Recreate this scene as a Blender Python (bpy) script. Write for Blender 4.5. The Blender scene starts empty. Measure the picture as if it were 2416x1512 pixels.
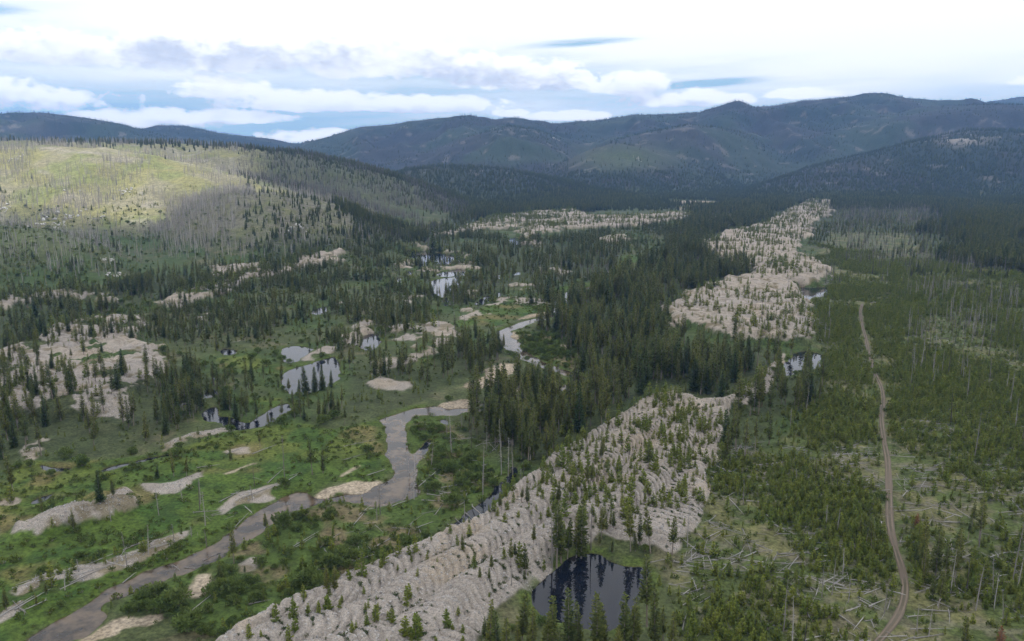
import bpy, math, random
import numpy as np
from mathutils import Vector

random.seed(7)
RNG = np.random.default_rng(11)
sc = bpy.context.scene
COL = sc.collection

# ------------------------------------------------------------------ camera
CAM_H = 90.0
PITCH = math.radians(11.3)
FPX, UC, VC = 1858.0, 1207.5, 756.0            # survey units: the photograph read at 2415 x 1512
cam_d = bpy.data.cameras.new('camera')
cam_d.sensor_width = 36.0
cam_d.lens = 36.0 * FPX / 2415.0
cam_d.clip_start = 1.0
cam_d.clip_end = 60000.0
cam = bpy.data.objects.new('camera', cam_d)
cam.location = (0, 0, CAM_H)
cam.rotation_euler = (math.pi / 2 - PITCH, 0, 0)
COL.objects.link(cam)
sc.camera = cam

# ------------------------------------------------------------------ sun, exposure
SUN_EL = math.radians(52)
SUN_XY = np.array([-0.85, -0.53]) / np.hypot(0.85, 0.53)
SDIR = np.array([SUN_XY[0] * math.cos(SUN_EL), SUN_XY[1] * math.cos(SUN_EL), math.sin(SUN_EL)])
sun_d = bpy.data.lights.new('sun', 'SUN')
sun_d.energy = 5.0
sun_d.angle = math.radians(0.53)
sun_d.color = (1.0, 0.95, 0.86)
sun = bpy.data.objects.new('sun', sun_d)
sun.rotation_euler = Vector(SDIR).to_track_quat('Z', 'Y').to_euler()
COL.objects.link(sun)
sc.view_settings.view_transform = 'Standard'
sc.view_settings.look = 'None'
sc.view_settings.exposure = -0.9
sc.view_settings.gamma = 1.0
sc.view_settings.use_curve_mapping = False
sc.cycles.use_denoising = True
sc.cycles.max_bounces = 6
sc.cycles.diffuse_bounces = 3
sc.cycles.transparent_max_bounces = 6
sc.cycles.volume_bounces = 1
sc.cycles.use_adaptive_sampling = True
sc.cycles.adaptive_threshold = 0.03
sc.cycles.use_light_tree = False
sc.cycles.sample_clamp_indirect = 4.0


# ------------------------------------------------------------------ node helper
class NT:
    def __init__(s, tree):
        s.t = tree
        s.n = tree.nodes
        s.l = tree.links

    def node(s, typ, **kw):
        n = s.n.new(typ)
        for k, v in kw.items():
            setattr(n, k, v)
        return n

    def put(s, sock, v):
        if hasattr(v, 'is_output'):
            s.l.new(v, sock)
        elif v is not None:
            sock.default_value = v

    def math(s, op, a, b=None, c=None, clamp=False):
        n = s.node('ShaderNodeMath', operation=op, use_clamp=clamp)
        s.put(n.inputs[0], a)
        if b is not None: s.put(n.inputs[1], b)
        if c is not None: s.put(n.inputs[2], c)
        return n.outputs[0]

    def mix(s, fac, a, b, blend='MIX'):
        n = s.node('ShaderNodeMix', data_type='RGBA', blend_type=blend)
        s.put(n.inputs[0], fac)
        s.put(n.inputs[6], a)
        s.put(n.inputs[7], b)
        return n.outputs[2]

    def ramp(s, x, a, b, lo=0.0, hi=1.0):
        n = s.node('ShaderNodeMapRange', interpolation_type='SMOOTHSTEP')
        s.put(n.inputs[0], x)
        n.inputs[1].default_value = a
        n.inputs[2].default_value = b
        n.inputs[3].default_value = lo
        n.inputs[4].default_value = hi
        return n.outputs[0]

    def noise(s, vec, scale, detail=3, rough=0.55):
        n = s.node('ShaderNodeTexNoise')
        if vec is not None: s.put(n.inputs['Vector'], vec)
        n.inputs['Scale'].default_value = scale
        n.inputs['Detail'].default_value = detail
        n.inputs['Roughness'].default_value = rough
        return n.outputs[0]

    def xyz(s, x, y, z):
        n = s.node('ShaderNodeCombineXYZ')
        s.put(n.inputs[0], x); s.put(n.inputs[1], y); s.put(n.inputs[2], z)
        return n.outputs[0]


def rgb(*c):
    return (c[0], c[1], c[2], 1.0)


# ------------------------------------------------------------------ world: Nishita sky and banks of clouds all round
world = bpy.data.worlds.new('World')
sc.world = world
world.use_nodes = True
w = NT(world.node_tree)
w.n.clear()
sky = w.node('ShaderNodeTexSky', sky_type='NISHITA')
sky.sun_disc = False
sky.sun_elevation = SUN_EL
sky.sun_rotation = math.atan2(SDIR[0], SDIR[1])
sky.altitude = 1800
sky.air_density = 1.0
sky.dust_density = 0.6
SKY_STRENGTH = 0.1
CLOUDS = [  # azimuth, elevation, half width, half height of the cloud banks in view
    (-0.58, 0.118, 0.20, 0.024), (-0.36, 0.121, 0.22, 0.030), (-0.17, 0.122, 0.16, 0.033),
    (-0.03, 0.112, 0.12, 0.018), (-0.34, 0.083, 0.055, 0.017), (-0.24, 0.071, 0.12, 0.016), (-0.12, 0.069, 0.13, 0.013),
    (-0.33, 0.052, 0.06, 0.010), (-0.60, 0.070, 0.14, 0.022), (-0.42, 0.047, 0.07, 0.014),
    (0.03, 0.098, 0.10, 0.017), (0.14, 0.092, 0.055, 0.020), (0.21, 0.074, 0.08, 0.012), (0.07, 0.056, 0.07, 0.008),
    (-0.21, 0.030, 0.09, 0.011), (0.35, 0.078, 0.05, 0.008), (0.58, 0.083, 0.06, 0.008), (0.0, 0.060, 0.03, 0.006)]
grp = bpy.data.node_groups.new('cloud_density', 'ShaderNodeTree')
grp.interface.new_socket('az', in_out='INPUT', socket_type='NodeSocketFloat')
grp.interface.new_socket('el', in_out='INPUT', socket_type='NodeSocketFloat')
grp.interface.new_socket('d', in_out='OUTPUT', socket_type='NodeSocketFloat')
g = NT(grp)
gi = g.node('NodeGroupInput'); go = g.node('NodeGroupOutput')
best = None
for (ca, ce, sx, sy) in CLOUDS:
    da = g.math('MULTIPLY', g.math('SUBTRACT', gi.outputs[0], ca), 1 / sx)
    de = g.math('MULTIPLY', g.math('SUBTRACT', gi.outputs[1], ce), 1 / sy)
    de = g.math('MULTIPLY', de, g.ramp(de, -0.9, 0.1, 1.55, 1.0))          # flat base
    r2 = g.math('ADD', g.math('MULTIPLY', da, da), g.math('MULTIPLY', de, de))
    d = g.math('SUBTRACT', 1.0, r2)
    best = d if best is None else g.math('MAXIMUM', best, d)
# the same kind of cloud goes on round the rest of the horizon
far_az = g.ramp(g.math('ABSOLUTE', gi.outputs[0]), 0.62, 0.85)
rest = g.noise(g.xyz(g.math('MULTIPLY', gi.outputs[0], 5.0), g.math('MULTIPLY', gi.outputs[1], 22.0), 3.0), 1.0, 3)
rest = g.math('SUBTRACT', g.math('MULTIPLY', rest, 3.2), 1.55)
rest = g.math('SUBTRACT', rest, g.math('MULTIPLY', g.math('ABSOLUTE', g.math('SUBTRACT', gi.outputs[1], 0.10)), 9.0))
best = g.math('MAXIMUM', best, g.math('SUBTRACT', rest, g.math('MULTIPLY', g.math('SUBTRACT', 1.0, far_az), 4.0)))
pv = g.xyz(g.math('MULTIPLY', gi.outputs[0], 1.0), g.math('MULTIPLY', gi.outputs[1], 1.5), 0.0)
n1 = g.noise(pv, 21.0, 6, 0.62)
n2 = g.noise(pv, 60.0, 4, 0.6)
best = g.math('MAXIMUM', best, -1.2)
dd = g.math('ADD', best, g.math('MULTIPLY', g.math('SUBTRACT', n1, 0.5), 3.2))
dd = g.math('ADD', dd, g.math('MULTIPLY', g.math('SUBTRACT', n2, 0.5), 1.8))
g.l.new(dd, go.inputs[0])
tc = w.node('ShaderNodeTexCoord')
sp = w.node('ShaderNodeSeparateXYZ')
w.l.new(tc.outputs['Generated'], sp.inputs[0])
az = w.math('ARCTAN2', sp.outputs[0], sp.outputs[1])
el = w.math('ARCSINE', sp.outputs[2])


def cloud(a, e):
    n = w.node('ShaderNodeGroup'); n.node_tree = grp
    w.put(n.inputs[0], a); w.put(n.inputs[1], e)
    return n.outputs[0]


dens = cloud(az, el)
dens_up = cloud(w.math('ADD', az, 0.004), w.math('ADD', el, 0.013))
alpha = w.ramp(dens, -0.45, 0.45)
shade = w.ramp(dens_up, -0.2, 1.2)
soft = w.noise(w.xyz(az, w.math('MULTIPLY', el, 2.0), 4.0), 9.0, 4)
shade = w.math('MULTIPLY', shade, w.ramp(soft, 0.32, 0.62, 0.25, 1.0))
cum_col = w.mix(shade, rgb(2.7, 2.7, 2.72), rgb(1.45, 1.58, 1.86))
# high thin sheet, streaky, closing up with height
st = w.noise(w.xyz(w.math('MULTIPLY', az, 2.2), w.math('MULTIPLY', w.math('SUBTRACT', el, w.math('MULTIPLY', az, 0.035)), 24.0), 0.7), 1.0, 5, 0.6)
st2 = w.noise(w.xyz(w.math('MULTIPLY', az, 0.9), w.math('MULTIPLY', el, 6.0), 5.0), 1.0, 3, 0.5)
cover = w.math('ADD', w.math('MULTIPLY', st, 1.0), w.math('MULTIPLY', st2, 0.5))
cover = w.math('ADD', cover, w.math('MULTIPLY', w.math('MINIMUM', el, 0.22), 4.6))
cover = w.math('ADD', cover, w.math('MULTIPLY', w.math('SINE', w.math('ADD', az, 0.1)), 0.16))
for (ha, he, hx, hy) in ((.085, .142, .10, .0075), (-.60, .150, .10, .010), (.24, .093, .10, .007)):
    q1 = w.math('MULTIPLY', w.math('SUBTRACT', az, ha), 1 / hx)
    q2 = w.math('MULTIPLY', w.math('SUBTRACT', w.math('SUBTRACT', el, he), w.math('MULTIPLY', w.math('SUBTRACT', az, ha), .05)), 1 / hy)
    gap = w.math('SUBTRACT', 1.0, w.math('ADD', w.math('MULTIPLY', q1, q1), w.math('MULTIPLY', q2, q2)), clamp=True)
    cover = w.math('SUBTRACT', cover, w.math('MULTIPLY', w.math('MULTIPLY', gap, gap), w.ramp(st, .3, .7, .75, .25)))
sheet = w.ramp(cover, 0.84, 1.42)
sheet = w.math('MULTIPLY', sheet, 0.96)
bg_sky = w.node('ShaderNodeBackground')
w.l.new(w.mix(0.75, sky.outputs[0], rgb(11.0, 16.6, 20.5)), bg_sky.inputs[0])
bg_sky.inputs[1].default_value = SKY_STRENGTH
bg_c = w.node('ShaderNodeBackground')
w.l.new(w.mix(alpha, rgb(2.5, 2.52, 2.54), cum_col), bg_c.inputs[0])
bg_c.inputs[1].default_value = 1.0
mixs = w.node('ShaderNodeMixShader')
w.l.new(w.math('MAXIMUM', alpha, sheet), mixs.inputs[0])
w.l.new(bg_sky.outputs[0], mixs.inputs[1]); w.l.new(bg_c.outputs[0], mixs.inputs[2])
wo = w.node('ShaderNodeOutputWorld')
w.l.new(mixs.outputs[0], wo.inputs[0])

# ------------------------------------------------------------------ survey: photograph <-> ground
CP, SP_ = math.cos(PITCH), math.sin(PITCH)


def ray(u, v):
    xc = (np.asarray(u, float) - UC) / FPX
    yc = (VC - np.asarray(v, float)) / FPX
    return xc, yc * SP_ + CP, yc * CP - SP_


def ground_at(u, v, z=0.0):
    dx, dy, dz = ray(u, v)
    t = (z - CAM_H) / np.minimum(dz, -0.012)
    return dx * t, dy * t


def project(x, y, z):
    dep = y * CP - (z - CAM_H) * SP_
    dep = np.where(dep < 1, 1, dep)
    return UC + FPX * x / dep, VC - FPX * (y * SP_ + (z - CAM_H) * CP) / dep


REG = {'3': (.3472, 0, 462), '4': (.3472, 805, 462), '5': (.3472, 1610, 462),
       '6': (.363, 0, 963), '7': (.363, 805, 963), '8': (.363, 1610, 963), 'D': (1, 0, 0)}


def P(s):
    """'6 120,1512 250,1440' : a sheet of the survey, then points on it -> ground polygon (n, 2); '/7' changes the sheet"""
    k, pts = None, []
    for tok in s.split():
        if ',' in tok:
            a, b = tok.split(',')
            f, ox, oy = REG[k]
            pts.append((float(a) * f + ox, float(b) * f + oy))
        else:
            k = tok.strip('/')
    pts = np.array(pts)
    x, y = ground_at(pts[:, 0], np.maximum(pts[:, 1], 425))
    return np.stack([x, y], 1)


def strip(s, width):
    """a band of given width in metres along a surveyed line"""
    c = P(s)
    d = np.gradient(c, axis=0)
    d /= np.maximum(np.hypot(d[:, 0], d[:, 1])[:, None], 1e-6)
    n = np.stack([-d[:, 1], d[:, 0]], 1)
    wd = np.full(len(c), width) if np.isscalar(width) else np.array(width)
    return np.concatenate([c + n * wd[:, None] / 2, (c - n * wd[:, None] / 2)[::-1]])


# ------------------------------------------------------------------ noise
_PERM = np.random.default_rng(5).random(1 << 16).astype(np.float32)


def vnoise(x, y, seed=0):
    xi = np.floor(x).astype(np.int64); yi = np.floor(y).astype(np.int64)
    fx = (x - xi).astype(np.float32); fy = (y - yi).astype(np.float32)
    fx = fx * fx * (3 - 2 * fx); fy = fy * fy * (3 - 2 * fy)

    def h(a, b):
        return _PERM[((a * 73856093) ^ (b * 19349663) ^ (seed * 83492791)) & 0xFFFF]
    return (h(xi, yi) * (1 - fx) + h(xi + 1, yi) * fx) * (1 - fy) + (h(xi, yi + 1) * (1 - fx) + h(xi + 1, yi + 1) * fx) * fy


def fbm(x, y, scale, octv=4, seed=0):
    s, a, t = 0.0, 1.0, 0.0
    x = np.asarray(x) / scale; y = np.asarray(y) / scale
    for o in range(octv):
        s = s + a * vnoise(x * 2 ** o, y * 2 ** o, seed + o); t += a; a *= 0.5
    return s / t            # 0..1, mean .5


def sstep(x, a, b):
    t = np.clip((x - a) / (b - a), 0, 1)
    return t * t * (3 - 2 * t)


# ------------------------------------------------------------------ rasters of the land cover
class Raster:
    def __init__(s, x0, x1, y0, y1, cell):
        s.x0, s.y0, s.c = x0, y0, cell
        s.nx = int((x1 - x0) / cell); s.ny = int((y1 - y0) / cell)
        s.a = {}

    def new(s, name):
        s.a[name] = np.zeros((s.ny, s.nx), np.float32)

    def fill(s, name, poly, val=1.0, mode='max'):
        A = s.a[name]
        i0 = max(int((poly[:, 0].min() - s.x0) / s.c) - 1, 0); i1 = min(int((poly[:, 0].max() - s.x0) / s.c) + 2, s.nx)
        j0 = max(int((poly[:, 1].min() - s.y0) / s.c) - 1, 0); j1 = min(int((poly[:, 1].max() - s.y0) / s.c) + 2, s.ny)
        if i1 <= i0 or j1 <= j0: return
        X = s.x0 + (np.arange(i0, i1) + .5) * s.c
        Y = s.y0 + (np.arange(j0, j1) + .5) * s.c
        X, Y = np.meshgrid(X, Y)
        ins = np.zeros(X.shape, bool)
        px, py = poly[:, 0], poly[:, 1]
        qx, qy = np.roll(px, -1), np.roll(py, -1)
        for a, b, c, d in zip(px, py, qx, qy):
            if b == d: continue
            m = (Y < b) != (Y < d)
            ins ^= m & (X < (c - a) * (Y - b) / (d - b) + a)
        sub = A[j0:j1, i0:i1]
        if mode == 'max': sub[ins] = np.maximum(sub[ins], val)
        else: sub[ins] = val

    def blur(s, name, r, out=None, it=2):
        A = s.a[name].astype(np.float64)
        k = max(int(round(r / s.c)), 0)
        if k > 0:
            for _ in range(it):
                for ax in (0, 1):
                    pad = [(0, 0), (0, 0)]; pad[ax] = (k + 1, k)
                    Cs = np.cumsum(np.pad(A, pad, mode='edge'), axis=ax)
                    n = A.shape[ax]
                    hi = np.take(Cs, np.arange(2 * k + 1, 2 * k + 1 + n), axis=ax)
                    lo = np.take(Cs, np.arange(0, n), axis=ax)
                    A = (hi - lo) / (2 * k + 1)
        s.a[out or name] = A.astype(np.float32)

    def sample(s, name, x, y):
        A = s.a[name]
        fx = (x - s.x0) / s.c - .5; fy = (y - s.y0) / s.c - .5
        ins = (fx > 0) & (fy > 0) & (fx < s.nx - 1.01) & (fy < s.ny - 1.01)
        fx = np.clip(fx, 0, s.nx - 1.01); fy = np.clip(fy, 0, s.ny - 1.01)
        i = fx.astype(np.int32); j = fy.astype(np.int32)
        fx = fx - i; fy = fy - j
        v = (A[j, i] * (1 - fx) + A[j, i + 1] * fx) * (1 - fy) + (A[j + 1, i] * (1 - fx) + A[j + 1, i + 1] * fx) * fy
        return v, ins


RN = Raster(-330, 330, 100, 485, 0.6)
RF = Raster(-1000, 1000, 105, 2105, 2.0)
RS = (RN, RF)


def smp(name, x, y):
    vf, i_f = RF.sample(name, x, y)
    vn, i_n = RN.sample(name, x, y)
    return np.where(i_n, vn, np.where(i_f, vf, 0.0))


# ---- surveyed outlines
RIVER = P('6 120,1530 250,1440 330,1395 440,1340 520,1290 620,1230 700,1185 780,1140 880,1085 1010,1030 1100,1005 1220,970 1300,920 '
          '1400,870 1480,810 1560,760 1640,700 1720,655 1780,610 1850,570 1900,545 1990,545 2040,600 2110,590 7 0,555 120,560 200,530 '
          '270,480 330,440 355,400 350,370 320,330 300,260 300,160 280,100 255,65 330,45 400,25 480,-5 4 560,1440 640,1425 700,1440 '
          '800,1455 800,1490 700,1480 620,1490 7 470,45 400,110 400,140 420,220 440,280 490,330 480,440 480,520 490,560 440,590 380,600 280,625 200,640 180,620 100,600 0,590 '
          '6 2100,610 2040,625 1980,650 1880,680 1800,720 1740,760 1680,800 1560,870 1470,920 1440,955 1350,1000 1270,1030 1210,1070 1100,1090 '
          '1020,1140 920,1170 820,1210 720,1240 640,1260 620,1300 690,1310 710,1340 650,1400 580,1470 480,1500 440,1530')
RIVER_UP = [strip('4 700,1460 900,1450 1120,1370 1400,1330 1620,1270 1600,1225 1500,1190 1400,1160 1290,1110 1215,1070 1150,1000 1110,960 1110,915 1180,890 1250,860 1350,835 1430,805 1480,760 1475,700 1560,655 1640,630 1760,610 1860,570 1830,545 1960,515 2040,490 2090,470 2090,450 2060,435',
                  [4, 4, 4, 4, 5, 5, 5, 5, 6, 8, 9, 7, 6, 6, 6, 6, 6, 7, 9, 7, 6, 6, 6, 6, 7, 9, 10, 9, 7])]
PONDS = [
    ('large dark indigo pond in the near right foreground below the gravel ridge', P('7 1240,1170 1330,1080 1440,1000 1500,960 1580,930 1680,960 1750,1000 1850,1020 1950,1030 2010,1040 1990,1100 1940,1160 1930,1250 1850,1400 1700,1460 1560,1420 1440,1400 1300,1370 1270,1280')),
    ('narrow dark creek channel along the left foot of the gravel ridge', P('7 660,810 740,740 830,650 930,600 990,540 1060,450 1110,370 1150,370 1100,470 1030,560 980,640 880,740 780,780 700,840')),
    ('long silver pond with dark spruces standing along its near shore', P('3 1900,1220 1960,1180 2100,1140 2270,1085 2290,1130 2300,1230 2240,1290 2050,1350 1960,1340 1920,1280')),
    ('small pale pond just above the long silver pond', P('3 1910,1040 1980,1015 2070,1025 2130,1035 2060,1090 2000,1130 1930,1130')),
    ('tiny bright pond among pines above the silver ponds', P('3 2120,800 2150,765 2210,745 2230,790 2160,810')),
    ('deep blue pond beside the left pine stand above the meadow', P('3 1370,1480 1440,1420 1490,1430 1480,1490 1560,1500 1600,1520 1640,1540 1700,1540 1760,1500 1850,1440 1960,1400 1975,1450 1900,1500 1800,1560 1640,1585 1590,1580 1500,1540 1400,1520')),
    ('dark slough between left pines and the gravel field', P('3 1190,1405 1290,1360 1400,1325 1500,1305 1490,1345 1300,1405 1220,1425')),
    ('small round bright pond near the middle of the gravel flats', P('4 130,1030 150,960 190,935 250,940 265,990 230,1040 180,1050')),
    ('brightest white pond in the middle valley with a tree clump islet', P('4 600,580 680,560 800,545 805,600 740,645 690,655 740,740 700,750 690,680 630,675 620,620')),
    ('bright pond strip behind the tree clump islet', P('4 720,510 800,495 840,500 825,538 740,548 660,545 650,530')),
    ('long dark lagoon at the foot of the far gravel berm', P('4 430,365 560,372 700,392 850,422 905,430 850,455 760,460 700,465 640,455 580,435 570,475 540,470 550,430 440,415')),
    ('small far silver pond below the upper gravel field', P('4 1135,292 1180,280 1220,292 1212,330 1170,335 1140,310')),
    ('little bright pond left of the green willow flat', P('4 910,745 930,705 990,675 1005,700 960,740')),
    ('speck of bright pond among the middle trees', P('4 1045,538 1085,535 1080,560 1040,562')),
    ('bright pond with snag reflections beside the second gravel ridge', P('5 700,1140 760,1070 830,1052 900,1058 955,1085 925,1120 940,1165 890,1185 830,1170 770,1195 710,1245 695,1190')),
    ('dark pond with white glints under the far gravel bank', P('5 795,620 880,622 970,618 1005,650 960,685 880,685 845,745 812,745 818,680')),
    ('narrow pale pond between trees left of the second gravel ridge', P('5 -15,1045 45,1042 48,1125 12,1150 -10,1140')),
    ('black pool in the meadow beside the left pines', P('6 220,360 290,352 305,378 420,382 485,385 440,402 300,408 260,385')),
    ('thin dark creek winding across the left meadow', strip('6 640,412 700,390 760,372 880,348 970,325 1060,305 1180,285 1310,258', [2.0, 2.8, 3.2, 2.6, 2.2, 2.2, 2.0, 1.5])),
    ('small grey pool in the left meadow beside a bush', P('6 180,635 200,600 280,565 330,545 365,540 350,562 260,610')),
    ('shallow grey puddle in the lower left meadow', P('6 250,1055 290,1033 345,1025 340,1045 280,1062')),
    ('small blue pool behind the willow thicket at the river bend', P('7 640,60 690,60 705,110 660,105')),
    ('narrow rivulet joining the river bend from the thicket', strip('7 575,185 560,225 535,275 490,325', [1.6, 2.2, 2.6, 2.2])),
    ('small dark pool beside the small pale pond', P('3 1490,1045 1540,1030 1610,1050 1590,1078 1510,1075')),
    ('small pale pool left of the long silver pond', P('3 1430,1215 1500,1205 1515,1235 1450,1245')),
    ('tiny white pool right of the tree clump islet', P('4 1175,515 1215,512 1210,535 1180,538')),
    ('tiny white pool left of the brightest pond', P('4 375,555 405,552 402,585 382,590')),
    ('tiny bright pool under the dark lagoon', P('4 440,512 480,508 478,535 450,538')),
    ('slim bright pool right of the little bright pond', P('4 1050,655 1078,650 1075,685 1052,690')),
    ('pale pool in the pines left of the second ridge', P('5 80,1085 125,1078 122,1110 90,1115')),
    ('thin far pond strip below the distant forest', P('5 215,150 300,140 305,165 220,172')),
]
# gravel tailings; each outline with pile height (m)
T1 = P('6 1300,1690 1430,1560 1560,1450 1700,1400 1900,1290 2060,1220 7 0,1130 160,1070 300,1010 440,950 620,890 740,830 880,760 960,700 1080,600 1110,540 1270,450 1300,390 '
       '1420,310 1560,240 1680,150 1830,70 1900,10 2000,-50 2180,-90 5 10,1370 120,1430 260,1425 380,1370 480,1290 560,1200 640,1130 700,1060 690,1120 620,1240 590,1350 470,1450 '
       '8 320,0 290,120 230,260 270,340 200,380 140,420 170,520 170,600 130,700 80,800 20,870 7 2180,960 2000,930 1700,870 1400,950 1340,1090 1250,1190 1130,1240 960,1350 890,1530 880,1690')
GRAVEL = [  # outline, height
    (P('5 750,90 600,180 450,230 300,260 150,330 170,430 330,470 480,520 500,570 330,590 150,640 50,700 4 2319,740 2230,790 2220,930 5 60,900 200,960 330,1000 480,1010 700,1040 850,1015 900,930 880,860 830,800 820,740 790,620 970,570 940,500 830,450 780,430 780,330 860,260 880,190 995,130 1000,60 1040,45 870,35'), 5.0),
    (P('3 -200,1100 0,1090 200,1050 350,920 560,880 720,850 980,835 1010,920 900,960 960,1010 1080,1080 1160,1190 1050,1260 960,1330 880,1460 700,1420 600,1480 560,1530 300,1530 0,1530 -200,1560'), 3.2),
    (P('3 -200,760 0,735 200,685 500,665 740,695 765,740 600,730 450,700 180,745 90,790 0,800 -200,830'), 3.0),
    (P('3 1050,765 1200,700 1450,640 1640,560 1830,515 2060,440 2319,410 2319,455 2100,485 1900,545 1700,585 1560,655 1400,725 1200,775'), 3.5),
    (P('3 1400,530 1500,488 1830,475 1830,502 1650,535 1500,560'), 3.0),
    (P('4 640,290 700,260 860,220 1000,160 1250,122 1600,102 1650,140 1900,148 2100,138 2319,118 2319,160 2050,210 1900,222 1500,232 1290,290 1330,360 1250,340 1200,240 1000,232 850,252'), 4.0),
    (P('4 1730,315 1900,268 1960,308 1850,335'), 3.0),
    (P('4 365,300 450,268 600,238 612,256 480,284 390,312'), 2.5),
    (strip('4 400,348 560,368 700,385 850,410 950,420', [5, 6, 7, 8, 6]), 2.6),
    (P('4 370,880 650,875 830,930 820,992 700,1012 640,1060 500,1085 450,1000 380,1000'), 2.2),
    (P('4 230,1135 400,1095 640,1060 620,1090 480,1120 300,1190 200,1210'), 1.8),
    (P('4 130,1280 250,1218 450,1275 440,1330 250,1318'), 1.8),
    (P('4 0,960 150,848 255,858 180,940 110,1012 10,1015'), 2.2),
    (P('4 390,442 480,450 475,500 400,495'), 2.2),
    (P('4 725,460 905,450 905,500 730,503'), 2.4),
    (P('4 815,830 880,765 945,808 860,862'), 2.0),
    (P('4 990,720 1150,690 1150,720 1000,750'), 1.6), (P('4 1150,600 1330,590 1400,600 1220,640'), 1.6),
    (P('4 560,490 640,490 640,525 560,530'), 2.0),
    (P('4 1330,480 1500,520 1500,545 1340,520'), 2.0), (P('4 1230,700 1420,700 1400,740 1230,735'), 1.0),
    (P('5 -90,30 220,38 250,62 0,58 -90,55'), 1.2), (P('5 -60,85 280,50 290,68 0,103'), 2.0), (P('5 190,140 400,118 405,135 300,172 195,165'), 2.0),
    (P('5 0,110 190,128 190,145 0,150'), 2.0), (P('5 400,85 460,78 460,95 400,98'), 2.0),
    (P('6 80,850 260,770 270,730 420,680 520,650 600,610 820,588 870,600 790,655 885,650 800,725 640,745 500,805 400,835 180,875'), 2.6),
    (P('6 885,502 980,488 1040,520 1150,478 1280,428 1340,412 1320,465 1200,535 1060,582 965,572'), 1.7),
    (P('6 -60,1420 100,1325 85,1220 200,1138 340,1088 480,1048 620,1008 800,955 1000,875 1100,825 1335,785 1250,845 1050,935 900,1005 700,1065 560,1135 430,1215 270,1305 100,1395 -60,1470'), 1.9),
    (P('6 1475,645 1560,565 1750,515 1845,505 1700,625 1560,645 1500,695'), 1.6),
    (P('6 190,245 310,195 235,335 198,335'), 1.6), (P('6 985,265 1220,175 1500,125 1485,165 1250,215 1050,295'), 1.6),
    (P('6 -20,630 80,555 135,600 60,645'), 1.4), (P('6 655,292 835,308 700,335'), 1.2), (P('6 1465,302 1640,238 1605,295 1480,308'), 1.0),
    (P('4 30,720 130,715 120,740 30,745'), 1.6), (P('4 480,680 560,650 560,670 440,745 400,740'), 1.8), (P('4 860,640 960,640 940,700 870,680'), 1.6),
    (P('3 1350,1190 1450,1180 1440,1200 1300,1220'), 1.2), (P('3 1180,1300 1300,1310 1280,1360 1180,1350'), 1.4), (P('3 2030,1120 2080,1070 2230,1020 2300,1030 2240,1080 2100,1120'), 1.8),
    (P('3 1380,810 1450,800 1440,850 1390,860'), 1.6), (P('3 1640,980 1720,960 1730,990 1650,1000'), 1.6), (P('3 540,1440 900,1440 880,1530 500,1530'), 2.0),
    (P('6 1480,1060 1560,1000 1640,988 1590,1080 1490,1120'), 0.8), (P('6 1840,880 1960,850 2010,880 1900,960'), 0.6),
]
SAND = [P('6 470,1515 580,1480 700,1400 870,1378 950,1343 1055,1348 1000,1402 820,1452 600,1515'),
        P('6 1175,1190 1240,1128 1310,1078 1395,1062 1388,1112 1262,1242 1190,1285'),
        P('6 2005,560 2218,508 7 0,500 100,470 250,482 305,438 205,535 120,562 0,558 6 2060,598'),
        P('7 318,92 380,68 445,52 402,102 362,125'),
        P('4 838,1302 950,1240 1000,1180 1080,1138 1195,1150 1162,1212 1082,1282 980,1312 880,1335'),
        P('4 635,1432 800,1388 925,1388 862,1442 720,1452'), P('4 1050,1335 1300,1288 1435,1278 1300,1312 1100,1348'),
        P('4 1175,848 1280,808 1405,788 1402,812 1250,838'), P('4 1125,955 1192,918 1195,972 1140,985'),
        P('4 1785,602 1858,598 1852,628 1798,622'), P('4 1478,1008 1555,1018 1545,1072 1478,1052'), P('4 2085,403 2152,403 2142,442'),
        P('4 1840,520 1960,512 1900,545 1840,550'), P('4 1480,670 1520,655 1550,665 1500,690'), P('5 -90,36 215,40 240,58 0,56'),
        P('6 900,1070 960,1030 1070,1020 1060,1035 960,1070 900,1095'), P('6 1960,640 2005,560 2030,600'),
        P('6 1420,430 1560,380 1640,330 1650,350 1560,400 1440,440'), P('7 0,440 130,370 140,385 20,450'), P('7 490,335 540,290 545,310 500,350')]
ROAD = P('D 2140,1570 8 1230,1570 1290,1500 1380,1400 1430,1300 1450,1180 1430,1080 1390,960 1350,830 1340,720 1340,600 1335,470 1330,360 1310,260 1290,120 1290,0 5 1352,1500 1360,1400 1345,1310 1310,1240 1285,1150 1262,1080 1240,960 1215,870 1205,790 1220,740')[1:]
MEADOW = [(P('6 -100,340 230,340 480,350 650,330 880,320 1060,300 1300,220 1500,150 1900,100 2218,150 7 0,120 120,100 280,70 300,200 320,330 345,380 270,470 150,530 0,480 6 2050,560 1850,570 1640,700 1400,870 1220,970 780,1140 440,1340 120,1530 -100,1530'), 1),
          (P('4 900,780 1150,700 1250,690 1420,740 1400,790 1180,840 1050,890 900,880 720,900 760,860 900,830'), 1), (P('4 490,1130 660,1090 650,1140 560,1200 480,1190'), 1),
          (P('4 1880,410 2020,400 2050,450 2040,490 1880,500'), 1), (P('3 1440,1110 1700,1060 1900,1170 2000,1160 1900,1200 1480,1180'), 1),
          (P('4 1400,640 1650,590 1800,590 1700,660 1520,690'), 1), (P('5 0,980 300,1010 250,1050 60,1040'), 1), (P('3 1500,1370 1900,1360 1960,1400 1700,1430 1560,1420'), 1)]
MEADOW = [m[0] for m in MEADOW]
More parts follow.
